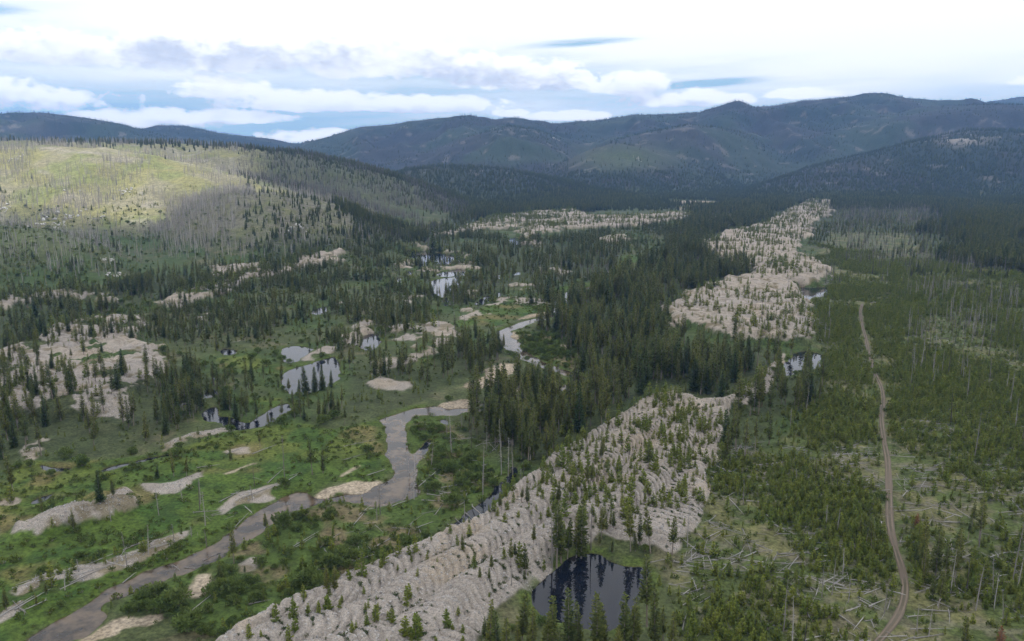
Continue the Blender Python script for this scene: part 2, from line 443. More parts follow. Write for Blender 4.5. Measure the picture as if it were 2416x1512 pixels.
BRUSH = [P('6 2218,600 2000,650 1740,760 1560,870 1440,955 1200,1080 900,1180 640,1300 720,1340 1060,1350 1400,1520 1480,1520 1900,1290 2218,1140'),
         P('7 0,600 480,600 500,320 420,220 400,120 500,30 700,0 720,80 800,200 1040,400 1100,460 1000,540 820,640 650,800 430,950 160,1060 0,1120'),
         P('4 1190,940 1440,900 1560,1060 1600,1220 1400,1150 1220,1070'), P('4 1100,1290 1400,1230 1420,1280 1080,1300')]
REGEN = [P('5 1000,250 1500,260 1700,420 2319,560 2500,600 8 2400,100 2400,1600 1200,1600 -40,1560 -60,980 20,870 130,700 170,520 270,340 620,220 5 950,1450 960,1200 1000,1100 900,900 850,800 1000,650 1000,500 900,400')]
FORESTS = [  # outline, trees per square metre, lowest and highest
    (P('4 1440,720 1560,690 1750,620 1900,560 2000,520 2319,330 2319,740 2190,800 2200,960 2319,1010 2330,1230 2180,1300 1900,1450 1830,1530 900,1530 900,1440 1100,1350 1300,1330 1640,1270 1550,1060 1440,900'), .042, 11, 19),
    (P('7 720,-20 1900,-10 1680,150 1420,300 1300,390 1180,420 1030,330 900,200 760,180 700,80'), .055, 10, 18),
    (P('5 0,330 150,330 300,480 490,540 300,580 80,650 50,690 0,740'), .030, 10, 17), (P('5 0,100 300,60 870,40 740,90 450,225 150,325 0,330'), .028, 10, 16),
    (P('5 0,970 200,1000 700,1060 560,1190 480,1280 280,1420 0,1350'), .030, 9, 17),
    (P('5 560,1350 640,1150 700,1260 800,1230 960,1230 1010,1330 960,1512 480,1512'), .028, 9, 17),
    (P('8 320,-10 600,-10 620,200 480,260 300,300 230,260 290,110'), .028, 10, 17),
    (P('3 -150,820 0,800 200,705 700,780 720,845 350,915 220,1000 -150,1010'), .030, 9, 15), (P('3 750,700 1000,550 1400,525 1440,600 1200,690 1000,745 760,760'), .028, 9, 14),
    (P('6 -120,0 1330,0 1180,110 1000,190 880,285 650,295 520,330 200,335 120,345 50,540 -120,600'), .050, 8, 15),
    (P('3 -120,1230 400,1260 900,1240 1000,1300 900,1530 -120,1530'), .034, 6, 13),
    (P('4 60,1190 230,1110 480,1090 480,1180 640,1100 660,1300 620,1400 300,1480 0,1480'), .022, 6, 13), (P('4 650,1040 1020,1060 850,1280 840,1300 660,1310'), .036, 8, 14),
    (P('3 880,1250 1300,1200 1480,1230 1400,1320 1200,1400 1000,1510 880,1480'), .026, 6, 13),
    (P('5 1640,270 1900,170 2500,60 2500,620 2319,570 2100,545 1850,520 1700,420'), .045, 11, 17),
    (P('5 1000,40 1300,0 2500,-20 2500,60 1900,170 1600,250 1100,160'), .022, 9, 15),
    (P('D 1010,560 1100,500 1300,470 1500,455 2000,440 2415,440 2600,445 2600,500 1950,480 1850,500 1800,470 1700,460 1560,465 1400,500 1200,510 1100,530 1000,575 850,590 700,600 760,560 900,540'), .030, 9, 15),
    (P('3 1380,540 1560,480 1840,470 2300,380 2319,250 2100,300 2000,330 1700,460 1400,500'), .016, 5, 11),
    (P('5 860,220 1000,60 1500,50 1750,120 1850,420 1300,480 1000,330 900,330'), .012, 4, 10),
    (P('8 1480,880 1560,760 1900,680 1960,1100 1900,1260 1560,1240'), .028, 8, 13),
    (P('4 880,380 1300,330 1700,330 1890,380 1860,520 1330,600 1100,640 830,690 760,650 900,520'), .016, 8, 14),
    (P('4 470,380 640,290 920,330 930,400 760,395 560,365'), .016, 8, 13),
]
MIDVALLEY = P('3 -150,700 400,650 1000,545 1400,525 2319,390 4 300,330 700,270 1000,240 1290,300 1700,250 2000,200 2319,170 2319,330 2000,520 1560,690 1440,720 1440,900 1200,860 1100,920 1120,1040 1020,1060 850,1280 640,1420 300,1500 '
             '6 2218,150 1900,100 1500,140 1300,20 0,-20 -150,0')

for nm in ('fine_a', 'fine_b', 'gravel', 'pile', 't1', 'sand', 'water', 'road', 'meadow', 'brush', 'regen', 'forest', 'pine_d', 'pine_lo', 'pine_hi'):
    for R in RS: R.new(nm)
for R in RS:
    R.fill('t1', T1)
    R.fill('fine_a', GRAVEL[1][0]); R.fill('fine_b', GRAVEL[0][0]); R.blur('fine_a', 2.5); R.blur('fine_b', 2.5)
    R.fill('gravel', T1)
    for pl, h in GRAVEL:
        R.fill('gravel', pl); R.fill('pile', pl, h if h > 2.4 else h * .6)
    for pl in SAND: R.fill('sand', pl)
    R.fill('water', RIVER)
    for pl in RIVER_UP: R.fill('water', pl)
    for _, pl in PONDS: R.fill('water', pl)
    for pl in MEADOW: R.fill('meadow', pl)
    for pl in BRUSH: R.fill('brush', pl)
    for pl in REGEN: R.fill('regen', pl)
    R.fill('pine_d', MIDVALLEY, .027, 'set'); R.fill('pine_lo', MIDVALLEY, 4, 'set'); R.fill('pine_hi', MIDVALLEY, 11, 'set')
    for pl, d, lo, hi in FORESTS:
        R.fill('forest', pl)
        R.fill('pine_d', pl, d, 'set'); R.fill('pine_lo', pl, lo, 'set'); R.fill('pine_hi', pl, hi, 'set')
# the track as a band
_rd = np.gradient(ROAD, axis=0); _rd /= np.hypot(_rd[:, 0], _rd[:, 1])[:, None]
_rn = np.stack([-_rd[:, 1], _rd[:, 0]], 1)
ROAD_BAND = np.concatenate([ROAD + _rn * 1.9, (ROAD - _rn * 1.9)[::-1]])
for R in RS:
    R.fill('road', ROAD_BAND)
    R.blur('t1', 2.4, 't1e'); R.blur('gravel', 0.7, 'gravel_c'); R.blur('pile', 2.2, 'pile_h')
    R.blur('sand', 0.8, 'sand_c'); R.blur('water', 1.0, 'water_c'); R.blur('water', 3.5, 'bank')
    R.blur('road', 3.0, 'road_c'); R.blur('meadow', 3, 'meadow_c'); R.blur('brush', 3, 'brush_c'); R.blur('regen', 4, 'regen_c'); R.blur('forest', 5, 'forest_c')

# ------------------------------------------------------------------ hills: crest lines seen against what is behind them, each at its own distance
HILLS = [  # (crest in survey points, distance of crest, run in front, run behind)
    ('-500,540 -200,525 0,535 130,552 250,585 330,615 400,650', 730, 190, 200),
    ('300,600 380,530 450,480 540,458 640,455 730,468 800,488 880,522 960,552 1060,590', 960, 250, 260),
    ('-500,335 0,345 120,345 250,352 350,365 430,383 520,402 640,428 760,455 900,500 1000,545', 1250, 430, 420),
    ('-500,318 0,332 200,337 400,340 560,347 700,362 830,388 930,415 1020,448 1120,485 1200,500', 1620, 560, 600),
    ('800,450 900,425 960,402 1050,392 1180,400 1290,420 1400,445 1500,470', 2350, 700, 800),
    ('1200,430 1290,405 1380,357 1450,338 1520,350 1600,378 1690,408 1760,430', 3100, 950, 900),
    ('1750,440 1850,418 2000,407 2200,388 2415,366 2700,345', 2550, 540, 900),
    ('1800,430 1900,398 2000,374 2100,350 2200,325 2280,308 2415,310 2700,300', 2900, 950, 900),
    ('1700,420 1790,395 1830,362 1900,332 1990,305 2080,288 2200,266 2300,255 2415,252 2700,240', 3900, 1100, 1100),
    ('1380,380 1440,338 1520,316 1620,296 1700,304 1780,330 1830,366 1900,400', 3700, 1000, 1000),
    ('600,420 720,341 780,323 850,301 930,295 1000,286 1110,281 1160,286 1220,282 1300,293 1400,286 1490,273 1600,271 1650,268 1690,258 1730,247 1770,255 1830,251 1900,241 1980,235 2060,226 2120,231 2200,241 2300,246 2415,253 2700,255', 5000, 2300, 2000),
    ('950,420 1040,352 1120,322 1200,300 1260,310 1330,345 1400,395', 3800, 1100, 1000),
    ('-600,280 -200,276 0,271 80,268 130,271 200,278 290,294 350,313 420,330 520,345 640,365', 4500, 1800, 1500),
    ('250,330 330,308 370,296 440,300 540,318 640,328 700,341 760,355 850,400', 5400, 1800, 1500),
    ('2150,260 2330,240 2415,230 2700,215', 6800, 1500, 1200),
]
_HL = []
for s, Yc, wf, wb in HILLS:
    p = np.array([[float(q) for q in t.split(',')] for t in s.split()])
    dx, dy, dz = ray(p[:, 0], p[:, 1])
    a = dx / dy; zc = np.maximum(CAM_H + dz / dy * Yc, 1.0)
    zc[-1] = zc[-1] if p[-1, 0] > 2600 else 0.0
    if p[0, 0] > -150: zc[0] = 0.0
    _HL.append((a, zc, Yc, wf, wb))


def hills(x, y):
    ys = np.maximum(y, 60.0)
    a = x / ys
    acc = np.zeros_like(x, dtype=np.float64)
    n_big = fbm(x, y, 420, 4, 21) - .5
    n_mid = fbm(x, y, 130, 3, 31) - .5
    rid = np.abs(fbm(x + 60 * n_mid, y * .55, 300, 4, 41) - .5) * 2
    for ak, zk, Yc, wf, wb in _HL:
        zc = np.interp(a, ak, zk)
        zc = np.where(a < ak[0] - .02, zk[0], np.where(a > ak[-1] + .02, zk[-1], zc))
        d = np.where(ys < Yc, (Yc - ys) / wf, (ys - Yc) / wb)
        t = np.clip(d, 0, 1)
        p = .5 + .5 * np.cos(np.pi * t)
        p = p * (.78 + .22 * p) + .0
        q = 4 * p * (1 - p)
        k = zc * p * (1 + q * (.42 * n_big + .55 * (.28 - rid) + .16 * n_mid))
        acc += np.maximum(k, 0) ** 5
    h = acc ** .2
    return h * sstep(ys, 400, 620)


# swaths of the near gravel ridge: centre line and half width
_cl = P('6 1500,1800 1750,1560 7 250,1400 620,1140 900,960 1150,780 1400,640 1600,470 1800,290 1960,150 2100,50 5 90,1480 300,1440 470,1370 580,1250 650,1140 690,1070')
_hw = np.array([14, 14, 15, 15, 14, 17, 21, 24, 23, 21, 19, 16, 12, 8, 6, 5, 4.])
_cs = np.concatenate([[0], np.cumsum(np.hypot(*np.diff(_cl, axis=0).T))])


def swath(x, y):
    bs = np.full(x.shape, 1e9); S = np.zeros(x.shape); T = np.zeros(x.shape); Wd = np.ones(x.shape)
    for k in range(len(_cl) - 1):
        a, b = _cl[k], _cl[k + 1]
        d = b - a; L = np.hypot(*d); d = d / L
        rx, ry = x - a[0], y - a[1]
        s = rx * d[0] + ry * d[1]
        sc_ = np.clip(s, 0, L)
        t = -(rx * d[1] - ry * d[0])
        dist = np.hypot(rx - d[0] * sc_, ry - d[1] * sc_)
        m = dist < bs
        bs = np.where(m, dist, bs); S = np.where(m, _cs[k] + sc_, S); T = np.where(m, np.sign(-t) * dist, T)
        Wd = np.where(m, _hw[k] + (_hw[k + 1] - _hw[k]) * sc_ / L, Wd)
    return S, T, Wd


def ridges(ph, lam):
    f = ph / lam
    f = f - np.floor(f)
    return np.abs(np.sin(np.pi * f)) ** .7


def tailings(x, y):
    """height of the dredge piles and their curved wind-rows"""
    wx = x + (fbm(x, y, 3.5, 2, 3) - .5) * 1.6
    wy = y + (fbm(x, y, 3.5, 2, 4) - .5) * 1.6
    z = np.zeros(x.shape)
    e1 = smp('t1e', wx, wy)
    m = e1 > .02
    if m.any():
        X, Y = x[m], y[m]
        S, T, Wd = swath(X, Y)
        Sn = S + (fbm(X, Y, 22, 2, 51) - .5) * 4.5 + (fbm(X, Y, 3, 2, 56) - .5) * 1.0
        u = T / Wd + (fbm(X, Y, 25, 2, 52) - .5) * .22
        k = np.clip((u + 1) * 1.5, 0, 2.999)
        f = (k - np.floor(k)) * 2 - 1
        off = np.floor(k) * 1.37
        dome = (1 - np.abs(f) ** 2.2)
        tt = f * Wd / 3
        lam = 2.5 + .3 * (fbm(X, Y, 40, 2, 53) - .5)
        rdg = ridges(Sn + off + .13 * tt * tt, lam)
        amp = .40 + 1.0 * fbm(X, Y, 8, 2, 54) * (.6 + .8 * fbm(X, Y, 24, 2, 59))
        e = sstep(e1[m], .12, .95)
        z[m] = e * (1.6 + 1.6 * dome * (.5 + 1.0 * fbm(X, Y, 30, 2, 55)) + (fbm(X, Y, 7, 2, 58) - .5) * .45 + 1.15 * amp * rdg * np.clip(e * 1.3, 0, 1))
    wa = 5 + np.clip(y - 250, 0, 500) * .02
    ph = smp('pile_h', wx + (fbm(x, y, 13, 3, 6) - .5) * 2 * wa, wy + (fbm(x, y, 13, 3, 7) - .5) * 2 * wa)
    m = ph > .03
    if m.any():
        X, Y = x[m], y[m]
        e = ph[m]
        A = .25
        xr = X * math.cos(A) + Y * math.sin(A) + (fbm(X, Y, 30, 3, 61) - .5) * 22
        yr = -X * math.sin(A) + Y * math.cos(A) + (fbm(X, Y, 22, 3, 62) - .5) * 14
        f = xr / 15.0
        fi = np.floor(f)
        f = (f - fi) * 2 - 1
        ph2 = yr + _PERM[(fi.astype(int) * 71) & 0xFFFF] * 9 + f * f * 5.5
        rdg = ridges(ph2, 3.6 + np.clip((Y - 300) / 200, 0, 3.5))
        big = sstep(e, .6, 1.8)
        hump = fbm(X, Y, 17, 3, 63)
        z[m] = np.maximum(z[m], e * (.45 + .75 * hump) + np.clip(e, 0, 1) * (fbm(X, Y, 4.0, 3, 65) - .5) * 1.5 + big * (.8 * (1 - np.abs(f) ** 2) + (.5 + .8 * fbm(X, Y, 9, 2, 64)) * rdg * 1.3))
    return z


def height(x, y, tail=True):
    x = np.asarray(x, np.float64); y = np.asarray(y, np.float64)
    z = hills(x, y)
    hk = sstep(z, 4, 30)
    z = z + hk * ((fbm(x, y, 45, 3, 71) - .5) * 7 + (fbm(x, y, 14, 2, 72) - .5) * 1.8)
    flat = 1 - np.clip(smp('road_c', x, y) * 1.6, 0, 1)
    z = z + (1 - hk) * flat * ((fbm(x, y, 26, 3, 73) - .5) * 1.1 + (fbm(x, y, 5, 2, 74) - .5) * .35 + .25)
    z = z + sstep(x / np.maximum(y, 60), .22, .7) * sstep(y, 100, 260) * (fbm(x, y, 160, 2, 75)) * 5 * (1 - hk)
    if tail: z = z + tailings(x, y)
    wx = x + (fbm(x, y, 5, 3, 81) - .5) * 2.6
    wy = y + (fbm(x, y, 5, 3, 82) - .5) * 2.6
    wc = smp('water_c', wx, wy)
    bk = smp('bank', wx, wy)
    z = z * (1 - .92 * sstep(bk, .06, .45)) - .10 * sstep(bk, .05, .4)
    z = z + sstep(wc, .28, .72) * (-1.2 - z)
    return z


WATER_Z = -0.30

# ------------------------------------------------------------------ ground sheet
NC = 760
rows = [-500.0, -300, -150, -60, 0, 40, 70, 90]
yv = 104.0
while yv < 9000:
    rows.append(yv)
    yv += max(.0036 * yv, .45) if yv < 900 else .0052 * yv
rows = np.array(rows)
NRW = len(rows)
hwid = 110 + np.maximum(rows, 0) * .78
tcol = np.linspace(-1, 1, NC)
GX = hwid[:, None] * tcol[None, :]
GY = np.repeat(rows[:, None], NC, 1)
gx, gy = GX.ravel(), GY.ravel()
gz = np.concatenate([height(gx[i:i + 200000], gy[i:i + 200000]) for i in range(0, len(gx), 200000)])
gz = gz - 1.2 * np.maximum(np.maximum(sstep(smp('t1e', gx, gy), .10, .35), sstep(smp('fine_a', gx, gy), .55, .8) * (gy < 475)), sstep(smp('fine_b', gx, gy), .55, .8) * (gy < 770))
gu, gv = project(gx, gy, gz)


def mixc(c, col, f):
    return c + (np.array(col)[None, :] - c) * np.clip(f, 0, 1)[:, None]


def ground_colour(x, y, z, u, v):
    n1 = fbm(x, y, 9, 3, 101); n2 = fbm(x, y, 40, 3, 102); n3 = fbm(x, y, 3, 2, 103); n4 = fbm(x, y, 220, 4, 104)
    hk = sstep(z, 5, 26)
    # valley floor: rough brown-green
    c = np.tile(np.array([[.066, .078, .030]]), (len(x), 1))
    c = mixc(c, (.15, .125, .075), sstep(n1, .54, .75) * .5)
    c = mixc(c, (.045, .075, .018), sstep(n2, .48, .62) * .7)
    mea = smp('meadow_c', x, y)
    mc = np.tile(np.array([[.060, .092, .016]]), (len(x), 1))
    mc = mixc(mc, (.092, .112, .022), sstep(n2, .42, .66))
    mc = mixc(mc, (.040, .075, .014), sstep(n1, .50, .66) * .85)
    mc = mixc(mc, (.15, .115, .05), sstep(fbm(x, y, 17, 3, 107), .60, .74) * .7)
    c = c + (mc - c) * sstep(mea + (n1 - .5) * .8, .3, .7)[:, None]
    br = smp('brush_c', x, y)
    bc = np.tile(np.array([[.055, .082, .018]]), (len(x), 1))
    bc = mixc(bc, (.15, .115, .065), sstep(n1, .52, .66) * .8)
    c = c + (bc - c) * sstep(br + (n1 - .5) * .5, .3, .7)[:, None]
    fo = smp('forest_c', x, y)
    c = mixc(c, (.050, .060, .024), sstep(fo, .3, .8) * .85)
    rg = smp('regen_c', x, y)
    rc = np.tile(np.array([[.068, .085, .026]]), (len(x), 1))
    rc = mixc(rc, (.135, .125, .055), sstep(n1, .47, .62) * .8)
    rc = mixc(rc, (.16, .135, .10), sstep(n3, .56, .72) * .5)
    c = c + (rc - c) * sstep(rg, .3, .8)[:, None]
    # hills
    near_hill = (1 - sstep(y, 1700, 2400)) * (1 - sstep(u, 1000, 1200))
    hg = np.tile(np.array([[.235, .220, .100]]), (len(x), 1))
    hg = mixc(hg, (.25, .225, .155), sstep(fbm(x, y, 60, 4, 111), .46, .62) * .75)
    hg = mixc(hg, (.185, .200, .075), sstep(n2, .50, .66) * .8)
    hg = mixc(hg, (.30, .27, .22), sstep(fbm(x, y, 38, 4, 113), .64, .74) * .6)
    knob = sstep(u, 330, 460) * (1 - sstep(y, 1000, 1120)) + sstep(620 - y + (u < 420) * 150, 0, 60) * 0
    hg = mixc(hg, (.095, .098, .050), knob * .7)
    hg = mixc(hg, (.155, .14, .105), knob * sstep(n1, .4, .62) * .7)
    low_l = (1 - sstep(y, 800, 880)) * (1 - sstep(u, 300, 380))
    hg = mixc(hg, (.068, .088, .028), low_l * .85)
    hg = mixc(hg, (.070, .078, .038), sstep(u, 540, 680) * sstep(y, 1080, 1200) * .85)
    mt = np.tile(np.array([[.030, .038, .024]]), (len(x), 1))
    mt = mixc(mt, (.042, .040, .034), sstep(n4, .40, .60) * .9)
    mt = mixc(mt, (.042, .056, .028), sstep(fbm(x, y, 330, 3, 115), .55, .68) * .8)
    mt = mixc(mt, (.18, .16, .14), sstep(fbm(x, y, 55, 3, 117), .70, .78) * .6)
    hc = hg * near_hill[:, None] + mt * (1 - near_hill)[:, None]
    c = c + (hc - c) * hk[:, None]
    dome = np.exp(-(((u - 1470) / 120) ** 2 + ((v - 372) / 28) ** 2))
    c = mixc(c, (.082, .098, .042), dome * sstep(y, 2200, 2500) * .9)
    c = mixc(c, (.36, .31, .26), np.exp(-(((u - 2270) / 55) ** 2 + ((v - 328) / 16) ** 2)) * sstep(n2, .42, .55) * .8)
    # gravel, sand, banks
    wx = x + (n1 - .5) * 2.2; wy = y + (n3 - .5) * 2.2
    wa = 5 + np.clip(y - 250, 0, 500) * .02
    gr = np.where(smp('t1e', x, y) > .05, smp('gravel_c', wx, wy), smp('gravel_c', wx + (fbm(x, y, 13, 3, 6) - .5) * 2 * wa, wy + (fbm(x, y, 13, 3, 7) - .5) * 2 * wa))
    gr = gr - .9 * sstep(fbm(x, y, 11, 3, 125), .56, .66) * (smp('t1e', x, y) < .05) * (1 - .85 * ((x > 80) & (y > 380)))
    gcol = np.tile(np.array([[.290, .252, .216]]), (len(x), 1))
    gcol = mixc(gcol, (.300, .255, .206), sstep(n2, .45, .7))
    gcol = mixc(gcol, (.30, .245, .185), sstep(fbm(x, y, 13, 3, 121), .62, .74) * .8)
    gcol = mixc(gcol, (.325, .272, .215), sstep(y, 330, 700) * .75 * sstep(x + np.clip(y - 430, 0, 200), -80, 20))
    gcol = mixc(gcol, (.16, .13, .075), sstep(fbm(x, y, 6, 3, 123), .60, .70) * sstep(1 - smp('t1', x, y), 0, 1) * .8)
    gf = sstep(gr, .25, .6)
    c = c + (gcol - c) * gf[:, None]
    bank = smp('bank', wx, wy)
    c = mixc(c, (.060, .085, .016), sstep(bank, .05 + .13 * gf, .25 + .2 * gf) * sstep(n1, .35, .5) * .8)
    sd = sstep(smp('sand_c', wx + (fbm(x, y, 6, 2, 8) - .5) * 4, wy + (fbm(x, y, 6, 2, 9) - .5) * 4) + (n3 - .5) * .5, .25, .75)
    scol = np.tile(np.array([[.325, .265, .195]]), (len(x), 1))
    scol = mixc(scol, (.27, .215, .15), sstep(n1, .5, .7))
    c = c + (scol - c) * sd[:, None]
    wet = sstep(-z, .12, .5)
    c = mixc(c, (.075, .055, .030), wet)
    rd = sstep(smp('road_c', wx, wy), .45, .8)
    c = mixc(c, (.11, .095, .055), rd * .5)
    return np.clip(c, .01, .8), np.maximum(gf, 0) * (1 - sd) * (1 - wet)


gc = np.zeros((len(gx), 4), np.float32); gc[:, 3] = 1
ggrav = np.zeros(len(gx), np.float32)
for i in range(0, len(gx), 200000):
    s_ = slice(i, i + 200000)
    gc[s_, :3], ggrav[s_] = ground_colour(gx[s_], gy[s_], gz[s_], gu[s_], gv[s_])


def mesh_from(name, verts, faces):
    """verts (n,3), faces (m,k) arrays of one polygon size"""
    me = bpy.data.meshes.new(name)
    verts = np.asarray(verts, np.float32); faces = np.asarray(faces, np.int32)
    k = faces.shape[1]
    me.vertices.add(len(verts)); me.vertices.foreach_set('co', verts.ravel())
    me.loops.add(faces.size); me.loops.foreach_set('vertex_index', faces.ravel())
    me.polygons.add(len(faces)); me.polygons.foreach_set('loop_start', np.arange(0, faces.size, k, dtype=np.int32))
    me.update(calc_edges=True)
    return me


def link(name, me, label=None, cat=None, group=None, kind=None, parent=None):
    o = bpy.data.objects.new(name, me)
    COL.objects.link(o)
    if label: o['label'] = label
    if cat: o['category'] = cat
    if group: o['group'] = group
    if kind: o['kind'] = kind
    if parent: o.parent = parent
    return o


idx = np.arange(NRW * NC).reshape(NRW, NC)
gf_ = np.stack([idx[:-1, :-1], idx[:-1, 1:], idx[1:, 1:], idx[1:, :-1]], -1).reshape(-1, 4)
gm = mesh_from('ground', np.stack([gx, gy, gz], 1), gf_)
gm.polygons.foreach_set('use_smooth', np.ones(len(gm.polygons), bool))
ca = gm.color_attributes.new('cover', 'FLOAT_COLOR', 'POINT'); ca.data.foreach_set('color', gc.ravel())
fa = gm.attributes.new('pebbles', 'FLOAT', 'POINT'); fa.data.foreach_set('value', ggrav)

# ---- materials
def material(name):
    m = bpy.data.materials.new(name)
    m.use_nodes = True
    t = NT(m.node_tree)
    t.n.clear()
    out = t.node('ShaderNodeOutputMaterial')
    b = t.node('ShaderNodeBsdfPrincipled')
    t.l.new(b.outputs[0], out.inputs[0])
    return m, t, b


mat_ground, t, b = material('ground cover')
geo = t.node('ShaderNodeNewGeometry')
at = t.node('ShaderNodeAttribute', attribute_name='cover')
pe = t.node('ShaderNodeAttribute', attribute_name='pebbles')
v1 = t.node('ShaderNodeTexVoronoi'); v1.inputs['Scale'].default_value = 4.2
t.l.new(geo.outputs['Position'], v1.inputs['Vector'])
sepc = t.node('ShaderNodeSeparateColor'); t.l.new(v1.outputs['Color'], sepc.inputs[0])
peb = t.math('POWER', t.ramp(sepc.outputs[0], 0.0, 1.0, .80, 1.22), 1.0)
fine = t.noise(geo.outputs['Position'], 1.1, 4, .65)
fine2 = t.noise(geo.outputs['Position'], .16, 4, .6)
veg = t.math('MULTIPLY', t.ramp(fine, .28, .72, .55, 1.5), t.ramp(fine2, .3, .7, .75, 1.25))
gsc = t.math('MULTIPLY', peb, t.ramp(fine2, .3, .7, .88, 1.12))
mulv = t.node('ShaderNodeMix', data_type='FLOAT')
t.put(mulv.inputs[0], pe.outputs['Fac']); t.put(mulv.inputs[2], veg); t.put(mulv.inputs[3], gsc)
vm = t.node('ShaderNodeVectorMath', operation='SCALE')
t.l.new(at.outputs['Color'], vm.inputs[0]); t.l.new(mulv.outputs[0], vm.inputs[3])
t.l.new(vm.outputs[0], b.inputs['Base Color'])
b.inputs['Roughness'].default_value = .95
b.inputs['Specular IOR Level'].default_value = .15
bp = t.node('ShaderNodeBump'); bp.inputs['Strength'].default_value = .5; bp.inputs['Distance'].default_value = .15
coarse = t.noise(geo.outputs['Position'], .32, 3, .6)
t.l.new(t.math('ADD', t.math('MULTIPLY_ADD', t.math('MULTIPLY', coarse, pe.outputs['Fac']), 3.5, fine), t.math('MULTIPLY', v1.outputs['Distance'], t.math('MULTIPLY', pe.outputs['Fac'], -.6))), bp.inputs['Height'])
t.l.new(bp.outputs[0], b.inputs['Normal'])
gm.materials.append(mat_ground)
# the gravel fields as finely built bodies of their own, standing on the ground sheet
def gravel_body(name, mask, lo_, x0, x1, y0, y1, st, rough, label):
    tx, ty = np.meshgrid(np.arange(x0, x1, st), np.arange(y0, y1, st))
    te = smp(mask, tx.ravel(), ty.ravel()).reshape(tx.shape)
    tk = te > lo_
    tk = tk[:-1, :-1] & tk[:-1, 1:] & tk[1:, 1:] & tk[1:, :-1] & (np.abs(tx[:-1, :-1]) < 12 + .75 * ty[:-1, :-1])
    ti = np.arange(tx.size).reshape(tx.shape)
    tf = np.stack([ti[:-1, :-1], ti[:-1, 1:], ti[1:, 1:], ti[1:, :-1]], -1)[tk]
    used, inv = np.unique(tf.ravel(), return_inverse=True)
    ux, uy = tx.ravel()[used], ty.ravel()[used]
    uz = height(ux, uy) + (fbm(ux, uy, .9 * st / .27, 2, 57) - .5) * rough + .03
    me = mesh_from(name, np.stack([ux, uy, uz], 1), inv.reshape(-1, 4))
    me.polygons.foreach_set('use_smooth', np.ones(len(me.polygons), bool))
    uc = np.ones((len(ux), 4), np.float32)
    uu, uv_ = project(ux, uy, uz)
    uc[:, :3], ug = ground_colour(ux, uy, uz, uu, uv_)
    q_ = me.color_attributes.new('cover', 'FLOAT_COLOR', 'POINT'); q_.data.foreach_set('color', uc.ravel())
    q_ = me.attributes.new('pebbles', 'FLOAT', 'POINT'); q_.data.foreach_set('value', ug.astype(np.float32))
    me.materials.append(mat_ground)
    link(name, me, label, 'gravel', kind='structure')


gravel_body('gravel_ridge', 't1e', .03, -115, 140, 104, 400, .27, .26, 'long pale gravel tailings ridge ribbed with curved rows, foreground centre')
gravel_body('gravel_field', 'fine_a', .45, -330, -90, 240, 480, .5, .25, 'pale grey gravel field dotted with small pines at left')
gravel_body('gravel_ridge', 'fine_b', .45, 90, 340, 330, 780, .75, .3, 'second pale gravel ridge across the valley, right of centre')
link('ground', gm, 'valley floor of meadow, gravel tailings and burnt hills', 'ground', kind='structure')


def water_mat(name, deep, shallow, rough, wave, bump):
    m, t, b = material(name)
    geo = t.node('ShaderNodeNewGeometry')
    n = t.noise(geo.outputs['Position'], .17, 5, .62)
    t.l.new(t.mix(t.ramp(n, .38, .64), rgb(*deep), rgb(*shallow)), b.inputs['Base Color'])
    b.inputs['Roughness'].default_value = rough
    b.inputs['IOR'].default_value = 1.33
    mp = t.node('ShaderNodeMapping'); t.l.new(geo.outputs['Position'], mp.inputs[0])
    mp.inputs['Scale'].default_value = (1, 1, 1)
    bp = t.node('ShaderNodeBump'); bp.inputs['Strength'].default_value = bump; bp.inputs['Distance'].default_value = .06
    t.l.new(t.noise(mp.outputs[0], wave, 3, .6), bp.inputs['Height'])
    t.l.new(bp.outputs[0], b.inputs['Normal'])
    return m


m_river = water_mat('river water', (.028, .021, .015), (.115, .080, .050), .06, 1.5, .22)
m_pond = water_mat('pond water', (.006, .008, .014), (.010, .011, .016), .015, .5, .02)


def water_sheet(name, polys, z, mat, label, cat):
    R0 = Raster(min(p[:, 0].min() for p in polys) - 8, max(p[:, 0].max() for p in polys) + 8, min(p[:, 1].min() for p in polys) - 8,
                max(p[:, 1].max() for p in polys) + 8, 1.5)
    R0.new('m')
    for p in polys: R0.fill('m', p)
    R0.blur('m', 3.0, it=1)
    J, I = np.nonzero(R0.a['m'] > .004)
    if len(J) == 0: return
    lut = {}
    V, Fc = [], []
    for j, i in zip(J, I):
        q = []
        for (a, b2) in ((0, 0), (1, 0), (1, 1), (0, 1)):
            k = (i + a, j + b2)
            if k not in lut:
                lut[k] = len(V); V.append((R0.x0 + k[0] * 1.5, R0.y0 + k[1] * 1.5, z))
            q.append(lut[k])
        Fc.append(q)
    me = mesh_from(name, V, Fc)
    me.materials.append(mat)
    link(name, me, label, cat, kind='structure')


water_sheet('river', [RIVER] + RIVER_UP, WATER_Z, m_river, 'shallow brown river winding from lower left to the far valley', 'river')
for k, (lab, pl) in enumerate(PONDS):
    water_sheet('creek' if 'creek' in lab or 'rivulet' in lab else 'pond', [pl], WATER_Z - .006 * (k + 1), m_pond, lab, 'creek' if 'creek' in lab or 'rivulet' in lab else 'pond')

# ---- dirt track: two worn ruts
def resample(c, step):
    s = np.concatenate([[0], np.cumsum(np.hypot(*np.diff(c, axis=0).T))])
    q = np.arange(0, s[-1], step)
    cx, cy = np.interp(q, s, c[:, 0]), np.interp(q, s, c[:, 1])
    for _ in range(60):
        cx[1:-1] = (cx[:-2] + 2 * cx[1:-1] + cx[2:]) / 4; cy[1:-1] = (cy[:-2] + 2 * cy[1:-1] + cy[2:]) / 4
    return np.stack([cx, cy], 1)


